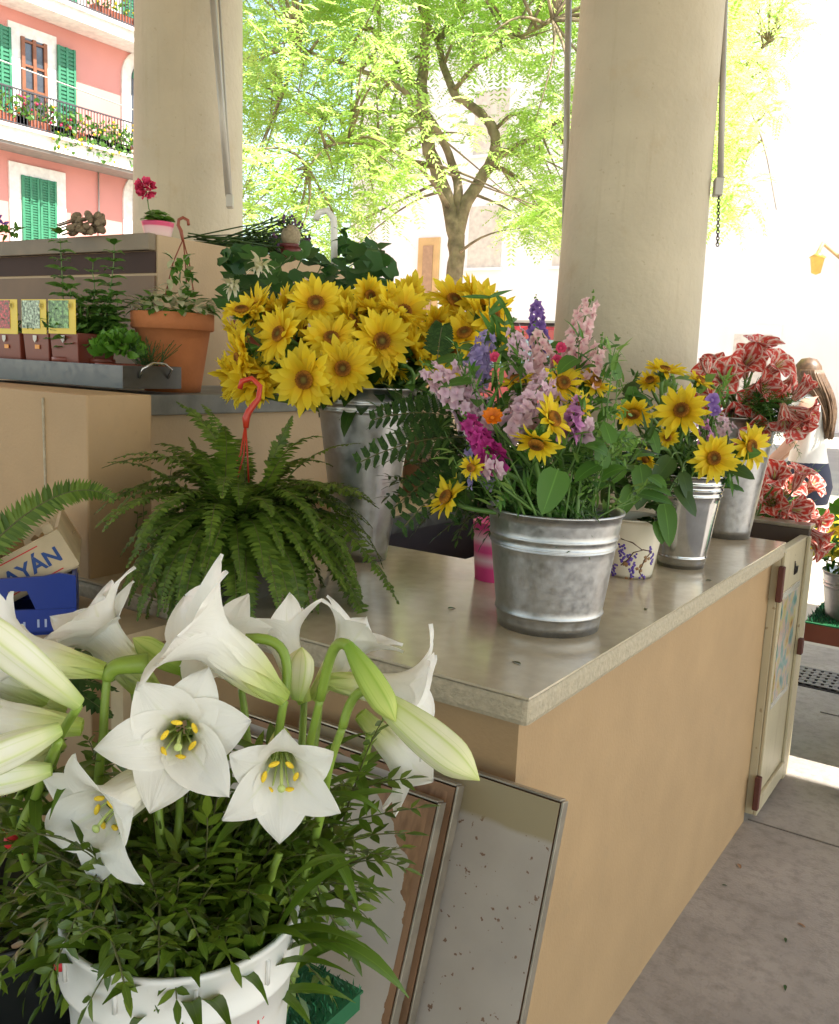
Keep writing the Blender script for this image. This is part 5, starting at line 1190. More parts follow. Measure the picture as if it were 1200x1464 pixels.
# leather fern sprays on the left of the bouquet
for k, (px, py, dx, dy, dz, L) in enumerate(((640, 600, -.9, .25, .3, .20), (640, 625, -1, .02, .25, .21), (650, 655, -1, -.3, .2, .17), (660, 660, -.9, -.45, .3, .17), (600, 520, .1, 1, .2, .13), (675, 650, -.6, -.6, .5, .12))):
    p = at(px+25, py, 1.95+rnd(-.06, .1)); root = thing('leather_fern', 'dark leather fern frond reaching left from the mixed bouquet', 'fern frond', p, 'leather fern fronds of the mixed bouquet')
    b = MB(); d = cdir(dx, dy, dz); e = d.cross(-FW).normalized()
    q = [p+d*(L*1.05*i/12)+V((0, 0, -.06*(i/12)**2)) for i in range(13)]; b.tube([BC+V((-.06, .06, -.02)), BC.lerp(p, .6)+V((0, 0, .02))]+q, .0013, 5, mi=1)
    for i in range(2, 13):
        ax = (q[i]-q[i-1]).normalized()
        for s_ in (-1, 1):
            wl = L*.17*(1-.8*((i-2)/11)**1.3)+.008; dd = (e*s_+ax*.5-FW*rnd(-.15, .15)).normalized(); m_ = 10
            for j in range(m_):
                pp = q[i]+dd*(wl*j/m_)
                for z in (-1, 1): b.rhomb(pp, (dd*.9+dd.cross(FW)*z*.75).normalized(), ax, wl*.24*(1-.5*j/m_)+.006, .0062)
            b.blade(q[i], dd, -FW, wl, .008, 3, .2, .1, 'lance')
    b.build('leaflets', [M['darkfern'], M['rachis']], root)
for i in range(44):
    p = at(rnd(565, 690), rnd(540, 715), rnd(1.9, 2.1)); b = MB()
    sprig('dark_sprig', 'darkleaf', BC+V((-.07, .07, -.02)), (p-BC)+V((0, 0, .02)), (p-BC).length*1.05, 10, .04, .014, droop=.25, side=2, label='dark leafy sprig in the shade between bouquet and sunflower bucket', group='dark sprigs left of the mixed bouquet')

# ------------------------------------------------------------------ right arrangement in the tin vase
VC = V((-.770, 2.51, 1.26))
vf = lambda: bfoot(VC, .06)
G2 = 'flowers of the small sunflower bouquet'
for l_, px, py, dp, dd, r in (('small sunflower facing the viewer squarely above the tin vase', 1020, 655, 2.38, (.12, -.05, 1), .062), ('small sunflower with brown eye facing right in front of the zinc bucket', 1073, 638, 2.5, (.55, -.1, .8), .064),
        ('bright sunflower turned left, largest of the tin vase bouquet', 975, 587, 2.36, (-.45, .25, .8), .070), ('sunflower seen from the side at the top of the tin vase bouquet', 950, 530, 2.5, (.15, .85, .35), .058),
        ('orange sunflower hanging half hidden at the left of the tin vase', 905, 590, 2.4, (-.1, -.8, .5), .055), ('sunflower behind the side facing one near the amaryllis', 1000, 545, 2.55, (.4, .7, .4), .04), ('orange sunflower petal cluster low behind the hanging leaf', 925, 655, 2.36, (-.7, -.6, .3), .03), ('small orange sunflower beside the twisted green leaf', 955, 625, 2.42, (-.3, -.3, .9), .03), ('yellow sunflower edge peeping above the pale spray', 930, 545, 2.55, (-.3, .6, .6), .04)):
    sunflower(l_, px, py, dp-.08, dd, r*1.08, vf(), G2, 0, 16, 13)
daisy('violet sweet pea near the amaryllis', 1018, 572, 2.45, (.1, .1, 1), .022, 'larkpurple', vf(), G2, 6, name='sweet_pea', w=.9, cone=.4, dmat='larkpurple')
daisy('second violet sweet pea just below the first', 1022, 587, 2.45, (-.1, .1, 1), .018, 'larkpurple', vf(), G2, 6, name='sweet_pea', w=.9, cone=.4, dmat='larkpurple')
spike('mauve stock between the small sunflowers', at(1010, 635, 2.42), at(1005, 600, 2.44), .04, 'mauve', 12, vf(), G2, name='stock', fs=.012)
spike('pale mauve stock right of the violet sweet peas', at(1040, 620, 2.46), at(1028, 592, 2.46), .04, 'larkpink', 12, vf(), G2, name='stock', fs=.012)
for i in range(40):
    f = vf(); root = thing('foliage_stem', 'leafy green stem in the small sunflower bouquet', 'greenery', f, 'foliage stems of the small sunflower bouquet')
    tip = at(rnd(875, 1050), rnd(530, 690), rnd(2.42, 2.7)); q = bez(f, f+V((0, 0, .1)), tip-V((0, 0, .05)), tip, 9)
    b = MB(); b.tube(q, [.0025, .001], 5); b.build('stem', M['stem'], root); b = MB(); bg_ = random.random() < .45
    for k in range(4 if bg_ else 12):
        j = 9-k % 6; d = randdir()+V((0, 0, .3))-FW*.3
        if bg_: b.blade(q[j], d, V((0, 0, 1))-FW*.5, rnd(.06, .10), rnd(.03, .045), 5, rnd(.4, 1.2), .2, 'broad')
        else:
            for z in range(3): b.blade(q[j]+randdir()*.01, d+randdir()*.7, V((0, 0, 1))-FW*.5, rnd(.03, .06), rnd(.006, .011), 3, rnd(.2, .8), .15, 'lance')
    b.build('leaves', M['darkleaf'] if bg_ and random.random() < .6 else M[random.choice(('bqleaf', 'bigleaf', 'bqpale'))], root)
for k, (px, py, L, W, dx, dy) in enumerate(((925, 700, .10, .055, -.3, -1), (950, 745, .11, .05, .1, -1), (905, 720, .09, .045, -.4, -.8), (975, 700, .08, .035, .25, -1), (930, 640, .07, .03, .3, -1), (890, 690, .09, .05, -.6, -.5), (960, 680, .09, .05, -.5, -.6), (940, 770, .06, .035, .2, -1), (910, 660, .09, .05, -.8, .2), (1040, 690, .08, .04, .6, -.3), (1050, 675, .07, .04, .8, .1), (885, 660, .08, .04, -.5, .5), (968, 720, .09, .04, .5, -.8), (915, 690, .1, .055, .1, -1))):
    p = at(px, py-25, 2.28 if px < 1000 else 2.42); root = thing('hanging_leaf', 'broad dark leaf hanging over the cachepot and tin vase', 'greenery', p, 'broad leaves hanging between the vases')
    b = MB(); b.blade(p, cdir(dx, dy, .3), -FW+UP*.3, L, W, 7, .5, .25, 'broad'); b.build('leaf', M['bigleaf' if k % 3 else 'darkleaf'], root); b = MB(); b.tube(bez(p, p+V((0, 0, .03)), VC+V((0, 0, .06)), VC, 6), .002, 5); b.build('stem', M['stem'], root)
# low plant in the cachepot
t = thing('cachepot_plant', 'dark leafy plant growing in the painted cachepot', 'plant', cc+V((0, 0, .13)))
for i in range(30):
    a = rnd(0, 6.3); b = MB(); p = cc+V((math.cos(a)*.04, math.sin(a)*.04, rnd(.14, .24))); b.blade(p, V((math.cos(a), math.sin(a), rnd(-.1, .9))), V((0, 0, 1)), rnd(.06, .09), rnd(.03, .045), 5, rnd(.5, 1.3), .2, 'broad'); b.build('leaf', M['darkleaf'], t)
b = MB(); b.lathe(cc, [(.076, .135), (.0005, .14)], 20); b.build('soil', M['soil'], t)

# ------------------------------------------------------------------ striped amaryllis
def amaryllis(label, c, d, foot, group, r=.062, roll=None, opn=None):
    root = thing('amaryllis', label, 'amaryllis', foot, group); d = d.normalized(); e1, e2 = perp(d); L = r*1.55; roll = rnd(0, 6) if roll is None else roll
    b = MB(); base = c-d*(L*.55); opn = opn or R(rnd(75, 112))
    for k in range(6):
        inner = k % 2; prof = trumpet_profile(L*rnd(.95, 1.08), opn*rnd(.85, 1.15)); n = len(prof)-1; ph = roll+k*math.pi/3; er = e1*math.cos(ph)+e2*math.sin(ph); et = -e1*math.sin(ph)+e2*math.cos(ph); wm = L*(.33 if inner else .28)
        def fn(u, v):
            f = v*n; j = min(n-1, int(f)); s = f-j; z = prof[j][0]*(1-s)+prof[j+1][0]*s; rr = prof[j][1]*(1-s)+prof[j+1][1]*s; th = prof[j][2]*(1-s)+prof[j+1][2]*s
            g = min(1, v/.6)**.9 if v < .6 else max(0, 1-((v-.6)/.4)**2.4); wd = .003+wm*g*.97; x = u*2-1; y = x*wd; Rr = max(rr*1.2, .02); a = max(-1.4, min(1.4, y/Rr)); cup = Rr*(1-math.cos(a))*.75
            return base+d*(z+cup*math.sin(th))+er*(rr-cup*math.cos(th)+(0 if inner else .0015)-.002*math.exp(-(x/.2)**2))+et*(Rr*math.sin(a))
        b.grid(fn, 6, 12)
    b.build('petals', M['amar'], root); b = MB()
    for k in range(5): tip = base+d*(L*.72)+randdir()*.012; b.tube([base+d*.01, base+d*L*.4+randdir()*.002, tip], .0009, 4)
    b.build('stamens', M['filament'], root); b = MB(); q = bez(base+d*.004, base-d*.04, foot.lerp(base, .4)+V((0, 0, .05)), foot, 9); b.tube(q, [.004, .008], 7); b.build('stem', M['stem'], root)
    return root
ZC = V((-.806, 3.10, 1.36))
GA = 'striped amaryllis in the tall bucket at the counter end'; LA = 'red and white striped amaryllis bloom in the upper bunch'
for px, py, dx, dy, dz, dp in ((1050, 590, -.15, -.55, .85, 2.86), (1075, 570, .2, -.1, 1, 2.84), (1042, 548, -.4, .1, .9, 2.9), (1075, 525, 0, .35, .9, 2.9), (1108, 525, .35, .35, .85, 2.92), (1098, 555, .45, .0, .9, 2.9), (1060, 512, -.2, .7, .6, 2.98), (1092, 505, .15, .8, .5, 3.0), (1122, 545, .8, .1, .5, 2.98), (1030, 570, -.7, -.1, .6, 2.95), (1068, 605, .15, -.7, .7, 2.9), (1112, 580, .8, -.3, .5, 2.95), (1030, 530, -.6, .5, .5, 3.0)):
    amaryllis(LA, at(px+rnd(-10, 10), py+rnd(-10, 10), dp+rnd(-.06, .1)), cdir(dx, dy, dz), ZC+V((rnd(-.05, .05), rnd(-.05, .05), 0)), GA, rnd(.068, .098))
for l_, px, py, dx, dy, dz, r in (('striped amaryllis drooping at far right in front of the woman', 1135, 605, .3, -.75, .6, .078), ('striped amaryllis facing right beside the woman\'s arm', 1152, 592, .75, -.35, .5, .07), ('closed red amaryllis at far right beside the woman\'s hair', 1150, 555, .4, .6, .5, .055), ('striped amaryllis hanging lowest right of the upper bunch', 1122, 600, -.1, -.9, .4, .065), ('single slim red amaryllis bud standing left of the upper bunch', 1010, 520, -.1, 1, .1, .035)):
    amaryllis(l_, at(px, py, 2.8), cdir(dx, dy, dz), ZC+V((rnd(-.04, .04), rnd(-.04, .04), 0)), GA, r, opn=R(40) if r < .06 else None)
for i in range(34):
    p = at(rnd(1080, 1150), rnd(545, 608), rnd(2.8, 2.95)); d = (p-ZC); 
    sprig('fine_sprig', 'bqleaf', ZC, d+randdir()*.03, d.length*1.04, 16, .03, .006, droop=.1, side=3, label='fine needle leaved sprig at the right of the striped amaryllis', group='fine sprigs among the amaryllis', shape='lance', segs=2, twigm='stem')
# lower bunch in a bucket on the floor
fb = V((-.62, 3.95, .0))
bucket('zinc_bucket', 'galvanized bucket on the floor behind the counter end holding amaryllis', 'bucket', (-1.02, 3.95, .0), .11, .16, .80, M['galv'], ribs=(.7, .72))
LB = V((-1.02, 3.95, .75)); GB = 'striped amaryllis behind the counter end'
for px, py, dx, dy, dz in ((1105, 690, -.3, .5, .8), (1090, 740, -.4, -.1, .9), (1130, 700, .1, .4, .9), (1145, 735, .3, .0, .9), (1155, 700, .5, .5, .6), (1120, 735, 0, -.2, 1), (1165, 745, .6, -.3, .7), (1110, 672, -.1, .9, .3), (1100, 715, -.5, .2, .8), (1138, 682, .2, .8, .4), (1135, 755, .2, -.4, .9), (1172, 765, .7, -.5, .4), (1085, 700, -.5, .5, .6), (1155, 725, .4, .2, .9), (1110, 760, -.2, -.4, .9), (1085, 765, -.4, -.3, .9), (1165, 780, .5, -.6, .5)):
    amaryllis('red and white striped amaryllis bloom in the lower bunch behind the counter end', at(px+rnd(-9, 7), py+rnd(-12, 8), rnd(3.45, 3.85)), cdir(dx, dy, dz), LB+V((rnd(-.06, .06), rnd(-.06, .06), -.05)), GB, rnd(.07, .092))
for i in range(34):
    p = at(rnd(1080, 1170), rnd(660, 770), rnd(3.55, 3.8)); d = p-LB
    sprig('fine_sprig', 'bqleaf', LB, d, d.length*1.05, 12, .045, .014, droop=.1, side=2, label='green sprig among the lower bunch of amaryllis', group='sprigs among the lower amaryllis', segs=2, twigm='stem')

# ------------------------------------------------------------------ counter end: rail, gate leaf with poster
t = thing('gate_leaf', 'cream painted metal gate leaf with rusty hinges and a stuck poster', 'gate', (-.63, 3.35, 0))
gx = -.628
b = MB(); b.box(gx-.03, gx, 3.135, 3.56, .03, .965); b.build('leaf', M['doorcream'], t, smooth=False, bevel=.004)
b = MB(); b.box(gx+.0005, gx+.012, 3.135, 3.165, .03, .965); b.box(gx+.0005, gx+.012, 3.53, 3.56, .03, .965); b.box(gx+.0005, gx+.012, 3.166, 3.529, .03, .09); b.build('frame', M['doorcream'], t, smooth=False, bevel=.003)
for z in (.80, .06): b = MB(); b.box(gx-.001, gx+.018, 3.108, 3.134, z, z+.12); b.build('hinge', M['rust'], t, smooth=False, bevel=.003)
b = MB(); b.box(gx+.0125, gx+.03, 3.52, 3.55, .52, .58); b.build('latch', M['rust'], t, smooth=False, bevel=.003)
pmat, tt, bb, oo = newmat('faded_flower_poster'); tc = N(tt, 'ShaderNodeTexCoord'); nz = N(tt, 'ShaderNodeTexNoise'); nz.inputs['Scale'].default_value = 14; nz.inputs['Detail'].default_value = 3
tt.links.new(tc.outputs['Object'], nz.inputs['Vector']); rp = ramp(tt, [(.3, (.05, .14, .12)), (.42, (.2, .36, .33)), (.5, (.55, .38, .33)), (.58, (.5, .45, .2)), (.68, (.45, .2, .05)), (.75, (.07, .06, .05))]); tt.links.new(nz.outputs[0], rp.inputs[0]); tt.links.new(rp.outputs[0], bb.inputs['Base Color']); bb.inputs['Roughness'].default_value = .3
b = MB(); b.box(gx+.0005, gx+.003, 3.22, 3.46, .40, .80); b.build('poster', pmat, t, smooth=False)
b = MB()
TAPE = pm('clear_tape', (.6, .56, .48), .15)
for z in (.79, .395): b = MB(); b.box(gx+.0005, gx+.0045, 3.205, 3.475, z, z+.022); b.build('adhesive_tape', TAPE, t, smooth=False)
b = MB()
for i in range(5): b.tube([V((gx+.002, 3.36+.012*i, .90-.01*i)), V((gx+.002, 3.365+.012*i, .85)), V((gx+.002, 3.37+.012*i, .875))], .0016, 4)
b.build('scribble', M['dark'], t)
t = thing('counter_rail', 'dark wooden rail with a pale top edge closing the counter end', 'rail', (-.9, 3.6, .9))
b = MB(); b.box(-1.5, -.63, 3.575, 3.62, .90, .985); b.build('board', pm('dark_wood', (.07, .05, .04), .5), t, smooth=False, bevel=.003)
b = MB(); b.box(-1.5, -.625, 3.57, 3.66, .9855, 1.0); b.build('cap', M['boardedge'], t, smooth=False, bevel=.003)
b = MB(); b.box(-.70, -.622, 3.576, 3.66, .0, .8995); b.build('post', M['doorcream'], t, smooth=False)

# ------------------------------------------------------------------ flower table outside at right
t = thing('turf_table', 'red brown table with green turf top beyond the counter at right edge', 'table', (-.1, 4.2, 0))
b = MB(); b.box(-.665, .6, 3.92, 4.7, .47, .545); b.build('top', pm('red_brown_wood', (.22, .06, .03), .5), t, smooth=False)
b = MB(); b.box(-.668, .603, 3.917, 4.703, .546, .551)
for i in range(4000): b.rhomb(V((rnd(-.665, 0), rnd(3.92, 4.4), .551)), V((rnd(-.8, .8), rnd(-.8, .8), 1)).normalized(), randdir(), rnd(.018, .03), .006)
b.build('turf', M['turf'], t, smooth=False)
for x in (.1, .5):
    for y in (4.0, 4.6): b = MB(); b.box(x-.03, x+.03, y-.03, y+.03, 0, .47); b.build('leg', M['wood'], t, smooth=False)
yb = V((-.515, 4.10, .551))
bucket('zinc_bucket', 'galvanized bucket of yellow lilies on the turf table at right edge', 'bucket', yb, .105, .135, .20, M['galv'], ribs=(.14, .155))
for i in range(20):
    a = rnd(0, 6.3); c = yb+V((math.cos(a)*rnd(.03, .17), math.sin(a)*rnd(.03, .17), rnd(.24, .42))); root = thing('yellow_lily', 'yellow lily bloom in the zinc bucket at the right edge', 'lily', yb+V((0, 0, .15)), 'yellow lilies at the right edge')
    d = (c-yb-V((0, 0, .15))).normalized()-FW*.5; d.normalize(); e1, e2 = perp(d); b = MB()
    for k in range(6): e = e1*math.cos(k*1.047)+e2*math.sin(k*1.047); b.blade(c, e+d*.8, d, .075, .03, 5, .9, .25, 'leaf')
    b.build('petals', M['yellowlily'], root); b = MB(); b.tube(bez(c, c-d*.06, yb+V((0, 0, .25)), yb+V((0, 0, .15)), 6), .003, 5)
    for k in range(9): b.blade(c-d*(.02+.012*k), randdir(), V((0, 0, 1)), .08, .016, 4, .7, .2, 'lance')
    b.build('leafy_stem', M['bqleaf'], root)
t = thing('leafy_plant', 'fresh green broad leaved plant at the right edge behind the yellow lilies', 'plant', (-.44, 4.42, .551))
b = MB()
for i in range(50): b.blade(at(rnd(1182, 1230), rnd(725, 790), rnd(4.2, 4.35)), cdir(rnd(-1, 1), rnd(-.3, 1), .4), -FW, .12, .06, 5, .8, .2, 'broad')
b.build('leaves', M['basil'], t)
b = MB(); b.lathe(V((-.44, 4.42, .551)), [(.001, .002), (.06, 0), (.08, .13), (.075, .13), (.001, .12)], 20); b.build('pot', M['terra'], t)

# ------------------------------------------------------------------ herbs and pots on the left step
ZS = 1.4105
t = thing('metal_tray', 'shallow grey metal tray with handle under the potted herbs', 'tray', (-2.55, 1.9, 1.426))
TX1, TY0, TY1, TZ = -2.03, 1.60, 1.80, 1.426
b = MB(); b.box(-3.2, TX1, TY0, TY1, TZ, TZ+.004)
b.box(-3.2, TX1, TY0-.003, TY0, TZ, TZ+.062); b.box(TX1, TX1+.003, TY0-.003, TY1, TZ, TZ+.062); b.box(-3.2, TX1, TY1, TY1+.003, TZ, TZ+.062); b.build('pan', M['inox'], t, smooth=False, bevel=.001)
b = MB(); y = (TY0+TY1)/2; b.tube([V((TX1+.004, y-.05, TZ+.03)), V((TX1+.02, y-.05, TZ+.055)), V((TX1+.025, y-.02, TZ+.07)), V((TX1+.025, y+.02, TZ+.07)), V((TX1+.02, y+.05, TZ+.055)), V((TX1+.004, y+.05, TZ+.03))], .004, 7); b.build('handle', M['chrome'], t)
def pot(root, c, r0, r1, h, mat, rim=True, sq=False):
    b = MB()
    if sq:
        vs = []
        for r, z in ((r0, 0), (r1, h), (r1*.94, h), (r0*.9, .01)): vs += [c+V((x*r, y*r, z)) for x, y in ((-1, -1), (1, -1), (1, 1), (-1, 1))]
        b.add(vs, [(3, 2, 1, 0)]+[(i*4+j, i*4+(j+1) % 4, i*4+4+(j+1) % 4, i*4+4+j) for i in range(3) for j in range(4)]); return b.build('pot', mat, root, smooth=False, bevel=.003)
    p = [(.0005, .002), (r0, 0)]+[(r0+(r1*.9-r0)*k/5, h*.78*k/5) for k in range(1, 6)]
    p += [(r1*.97, h*.785), (r1, h*.80), (r1, h*.985), (r1*.98, h), (r1*.9, h), (r1*.88, h*.9), (.0005, h*.89)] if rim else [(r1, h), (r1*.95, h), (r1*.93, h*.9), (.0005, h*.89)]
    b.lathe(c, p, 40); return b.build('pot', mat, root)
def soilof(root, c, r, z): b = MB(); b.lathe(c, [(r, z), (.0005, z+.008)], 20); b.build('soil', M['soil'], root)
M['seedcard'] = None
def cardmat(name, a, bcol):
    m, t_, b_, o_ = newmat(name); tc = N(t_, 'ShaderNodeTexCoord'); nz = N(t_, 'ShaderNodeTexNoise'); nz.inputs['Scale'].default_value = 120; nz.inputs['Detail'].default_value = 3; t_.links.new(tc.outputs['Object'], nz.inputs['Vector'])
    rp = ramp(t_, [(.35, a), (.5, bcol), (.66, c3(bcol, 2.2))]); t_.links.new(nz.outputs[0], rp.inputs[0]); t_.links.new(rp.outputs[0], b_.inputs['Base Color']); b_.inputs['Roughness'].default_value = .4; return m
cards = [cardmat('seed_card_red', (.05, .09, .03), (.35, .04, .05)), cardmat('seed_card_pale', (.04, .10, .05), (.3, .38, .28)), cardmat('seed_card_green', (.03, .1, .03), (.14, .27, .1))]
YEL = pm('yellow_card', (.8, .58, .03), .4); TAGW = pm('white_tag', (.72, .7, .64), .5); STK = pm('orange_sticker', (.85, .32, .03), .4)
for k, (px0, px1, lab) in enumerate(((-14, 28, 'square red pot with red flower seed card, leftmost in the tray'), (33, 69, 'square red pot with pale seed card, second from left in the tray'), (71, 111, 'square red pot with green seed card beside the tall herb'))):
    Y = 1.635; a = on(px0, 478, 1, Y); c_ = on(px1, 478, 1, Y); w_ = (c_.x-a.x)/2; cx = (a.x+c_.x)/2; base = V((cx, Y+w_, TZ+.0045)); zt = on(px1, 476, 1, Y).z; h = zt-base.z
    t = thing('seedling_pot', lab, 'potted herb', base, 'square herb pots in the tray'); pot(t, base, w_*.86, w_*1.0, h, M['redpot'], sq=True); soilof(t, base, w_*.9, h*.85)
    zc = on(px1, 428, 1, Y).z; b = MB(); yy = Y-.004; b.box(cx-w_*.97, cx+w_*.97, yy, yy+.0015, zt-.004, zc); cd = b.build('seed_card', YEL, t, smooth=False)
    b = MB(); b.box(cx-w_*.93, cx+w_*.5, yy-.0012, yy-.0002, zt+.012, zc-.003); b.build('picture', cards[k], cd, smooth=False)
    b = MB(); q = V((cx+w_*.62, yy-.0014, zc-.018))
    for i in range(9): an = i*.698; b.rhomb(q, V((math.cos(an), 0, math.sin(an))), V((-math.sin(an), 0, math.cos(an))), .013, .007)
    b.build('printed_flower', YEL, cd, smooth=False)
    b = MB(); q = V((cx, base.y-w_*1.0-.003, zt-.008)); b.prism([q+V((-.009, 0, 0)), q+V((.009, 0, 0)), q+V((.008, 0, -.013)), q+V((0, 0, -.021)), q+V((-.008, 0, -.013))], V((0, .0015, 0))); b.build('white_shield', TAGW, t, smooth=False)
    if k < 2: b = MB(); q = V((cx+.008, base.y-w_*.95-.004, zt-.04)); b.box(q.x-.011, q.x+.011, q.y, q.y+.0015, q.z-.007, q.z+.005); b.build('price_sticker', STK, t, smooth=False, bevel=.0005)
    b = MB()
    for i in range(70): p = base+V((rnd(-w_, w_), rnd(-w_, w_), h+rnd(.0, .06))); b.blade(p, randdir()+V((0, 0, .8)), randdir(), rnd(.02, .04), rnd(.006, .012), 3, .5, .2, 'lance')
    b.build('seedlings', M['thyme' if k < 2 else 'herb'], t)
def talls(root, px0, py0, px1, py1, dep, mat='herb', n=13, lw=.042, ll=.075):
    a = at(px0, py0, dep); c_ = at(px1, py1, dep); q = [a.lerp(c_, i/n)+V((rnd(-.004, .004), 0, 0)) for i in range(n+1)]; b = MB(); b.tube(q, [.0025, .0012], 6); b.build('stem', M['stem'], root); b = MB()
    for i in range(1, n+1):
        z = 1-.55*i/n
        for k in range(4 if i < n else 6): an = i*1.57/2+k*1.571; b.blade(q[i], V((math.cos(an), math.sin(an), .35 if i < n else 1)), V((0, 0, 1))-FW*.5, ll*z*rnd(.8, 1.2), lw*z*rnd(.8, 1.2), 4, rnd(.4, 1.2), .2, 'leaf')
    b.build('leaves', M[mat], root)
dh = 2.66
t = thing('tall_herb', 'tall leafy mint stem rising behind the green seed card', 'potted herb', at(95, 500, dh)); talls(t, 95, 500, 86, 335, dh); b = MB(); p = at(95, 510, dh); pot(t, V((p.x, p.y, TZ+.0045)), .03, .04, .07, M['redpot'])
t = thing('tall_herb', 'pair of tall mint stems in the middle of the tray', 'potted herb', at(145, 510, dh)); talls(t, 150, 505, 164, 350, dh); talls(t, 140, 505, 133, 375, dh, n=9, ll=.06); p = at(145, 510, dh); pot(t, V((p.x, p.y, TZ+.0045)), .03, .04, .07, M['redpot'])
for i in range(5): talls(t, 105+i*14, 508, 100+i*17, rnd(400, 440), dh+rnd(-.03, .05), n=9, ll=.07)
for i in range(2): talls(t, 128+i*14, 505, 124+i*30, 430, dh-.02, n=8, ll=.06)
t = thing('basil_pot', 'round red pot of bushy green basil at the tray front', 'potted herb', V((0, 0, 0))+at(157, 525, 2.5)); 
pb = V((-2.14, 1.672, TZ+.0045)); pot(t, pb, .05, .063, .06, M['redpot']); soilof(t, pb, .055, .052); b = MB()
for i in range(170): d = randdir(); d.z = abs(d.z); b.blade(pb+V((0, 0, .085))+V((d.x*.055, d.y*.055, d.z*.055)), d+randdir()*.5, d, rnd(.022, .036), rnd(.016, .025), 4, .7, .2, 'broad')
b.build('leaves', M['basil'], t)
t = thing('thyme_pot', 'round red pot of fine leaved thyme at the tray corner', 'potted herb', at(218, 525, 2.5)); pb = V((-2.10, 1.745, TZ+.0045)); pot(t, pb, .045, .058, .058, M['redpot']); soilof(t, pb, .05, .05); b = MB()
for i in range(60):
    d = randdir(); d.z = abs(d.z)+.7; d.normalize(); q = pb+V((rnd(-.03, .03), rnd(-.03, .03), .055)); e = q+d*rnd(.06, .1); b.tube([q, e], .0009, 4)
    for k in range(8): b.blade(q.lerp(e, rnd(.3, 1)), randdir(), randdir(), .012, .005, 1, .2)
b.build('leaves', M['thyme'], t)
tc0 = V((-2.195, 1.915, ZS))
t = thing('terracotta_pot', 'orange terracotta pot of variegated ivy with brown hanger hook', 'potted plant', tc0); pot(t, tc0, .083, .123, .235, M['terra']); soilof(t, tc0, .115, .21)
b = MB()
for i in range(210):
    a = rnd(0, 6.3); rr = .125*math.sqrt(random.random()); p = tc0+V((math.cos(a)*rr, math.sin(a)*rr, .235+rnd(-.005, .075)*(1.3-rr/.13))); b.blade(p, V((math.cos(a), math.sin(a), rnd(-.6, .9))), V((0, 0, 1)), rnd(.025, .045), rnd(.018, .028), 3, .7, .2, 'broad', mi=int(random.random() < .45))
for i in range(40): p = at(258+rnd(-18, 16), rnd(360, 425), 2.7); b.blade(p, randdir(), V((0, 0, 1)), .035, .022, 3, .6, .2, 'broad', mi=int(random.random() < .5))
b.build('leaves', [M['herb'], M['varieg']], t)
b = MB(); H = [at(262, 345, 2.74), at(259, 330, 2.74), at(255, 322, 2.74), at(256, 314, 2.74), at(262, 311, 2.74), at(269, 315, 2.74), at(270, 322, 2.74)]; b.tube(H, [.004, .006, .0055, .005, .005, .005, .0045], 8)
for x in (236, 268, 278): b.tube([at(262, 342, 2.74), at(262+(x-262)*.55, 375, 2.73), at(x, 425, 2.72)], .0022, 5)
b.build('hanger', M['hook'], t)
tc1 = V((-2.24, 2.36, ZS))
t = thing('terracotta_pot', 'dark terracotta pot of pelargonium behind the sunflowers', 'potted plant', tc1); pot(t, tc1, .075, .115, .235, M['terra2']); soilof(t, tc1, .1, .21)
def roundleaf(b, c, n_, r):
    n_ = n_.normalized(); e1, e2 = perp(n_); k = 14; vs = [c-n_*r*.18]; uv = [(.5, 0)]
    for i in range(k): a = 2*math.pi*(i+.3)/k*.96; rr = r*(1+.09*math.cos(5*a))*rnd(.95, 1.04); vs.append(c+(e1*math.cos(a)+e2*math.sin(a))*rr+n_*rnd(-.08, .08)*r); uv.append((0, 1))
    b.add(vs, [(0, i+1, i+2) for i in range(k-1)], uv)
b = MB(); st = MB()
for i in range(120):
    x = rnd(318, 565); y = rnd(338, 428)
    if x > 470 and y < 350: continue
    if x < 345 and y < 350: continue
    if x < 462 and y < 354: continue
    p = at(x, y, rnd(2.6, 3.0)); roundleaf(b, p, cdir(rnd(-.6, .6), rnd(.1, 1), rnd(.3, 1)), rnd(.026, .042)); 
    if i % 3 == 0: st.tube(bez(p, p-V((0, 0, .06)), tc1+V((rnd(-.05, .05), 0, .3)), tc1+V((0, 0, .21)), 6), .002, 5)
b.build('leaves', M['geraleaf'], t); st.build('stems', M['stem'], t)
b = MB()
for px, py in ((372, 385), (333, 412)):
    for i in range(26): b.blade(at(px, py-6, 2.5)+randdir()*.012, randdir()*.8+cdir(0, -.2, 1), UP, rnd(.03, .05), .012, 3, .6, .2, 'lance')
b.build('blossom', M['white'], t)
# trailing thin stem right of the cactus
b = MB(); q = [at(500, 420, 2.7), at(492, 380, 2.7), at(496, 350, 2.7), at(488, 328, 2.7)]; b.tube(q, .002, 5)
for i in range(10): b.blade(q[1].lerp(q[3], rnd(0, 1)), randdir(), UP, .04, .018, 4, .8, .2, 'leaf')
b.build('shoot', M['geraleaf'], t)
ZT = 1.932
p = on(226, 329, 2, ZT); p = at(226, 326, 3.28); pb = V((p.x, p.y, ZT))
t = thing('pink_flower_pot', 'small pink pot with one crimson flower on the upper block', 'potted plant', pb)
PPM, tt, bb, oo = newmat('pink_white_pot'); uvn = N(tt, 'ShaderNodeUVMap'); sp_ = N(tt, 'ShaderNodeSeparateXYZ'); tt.links.new(uvn.outputs[0], sp_.inputs[0]); rp_ = ramp(tt, [(.2, (.8, .6, .6)), (.55, (.8, .5, .55)), (.62, (.7, .08, .2))]); tt.links.new(sp_.outputs[1], rp_.inputs[0]); tt.links.new(rp_.outputs[0], bb.inputs['Base Color']); bb.inputs['Roughness'].default_value = .35
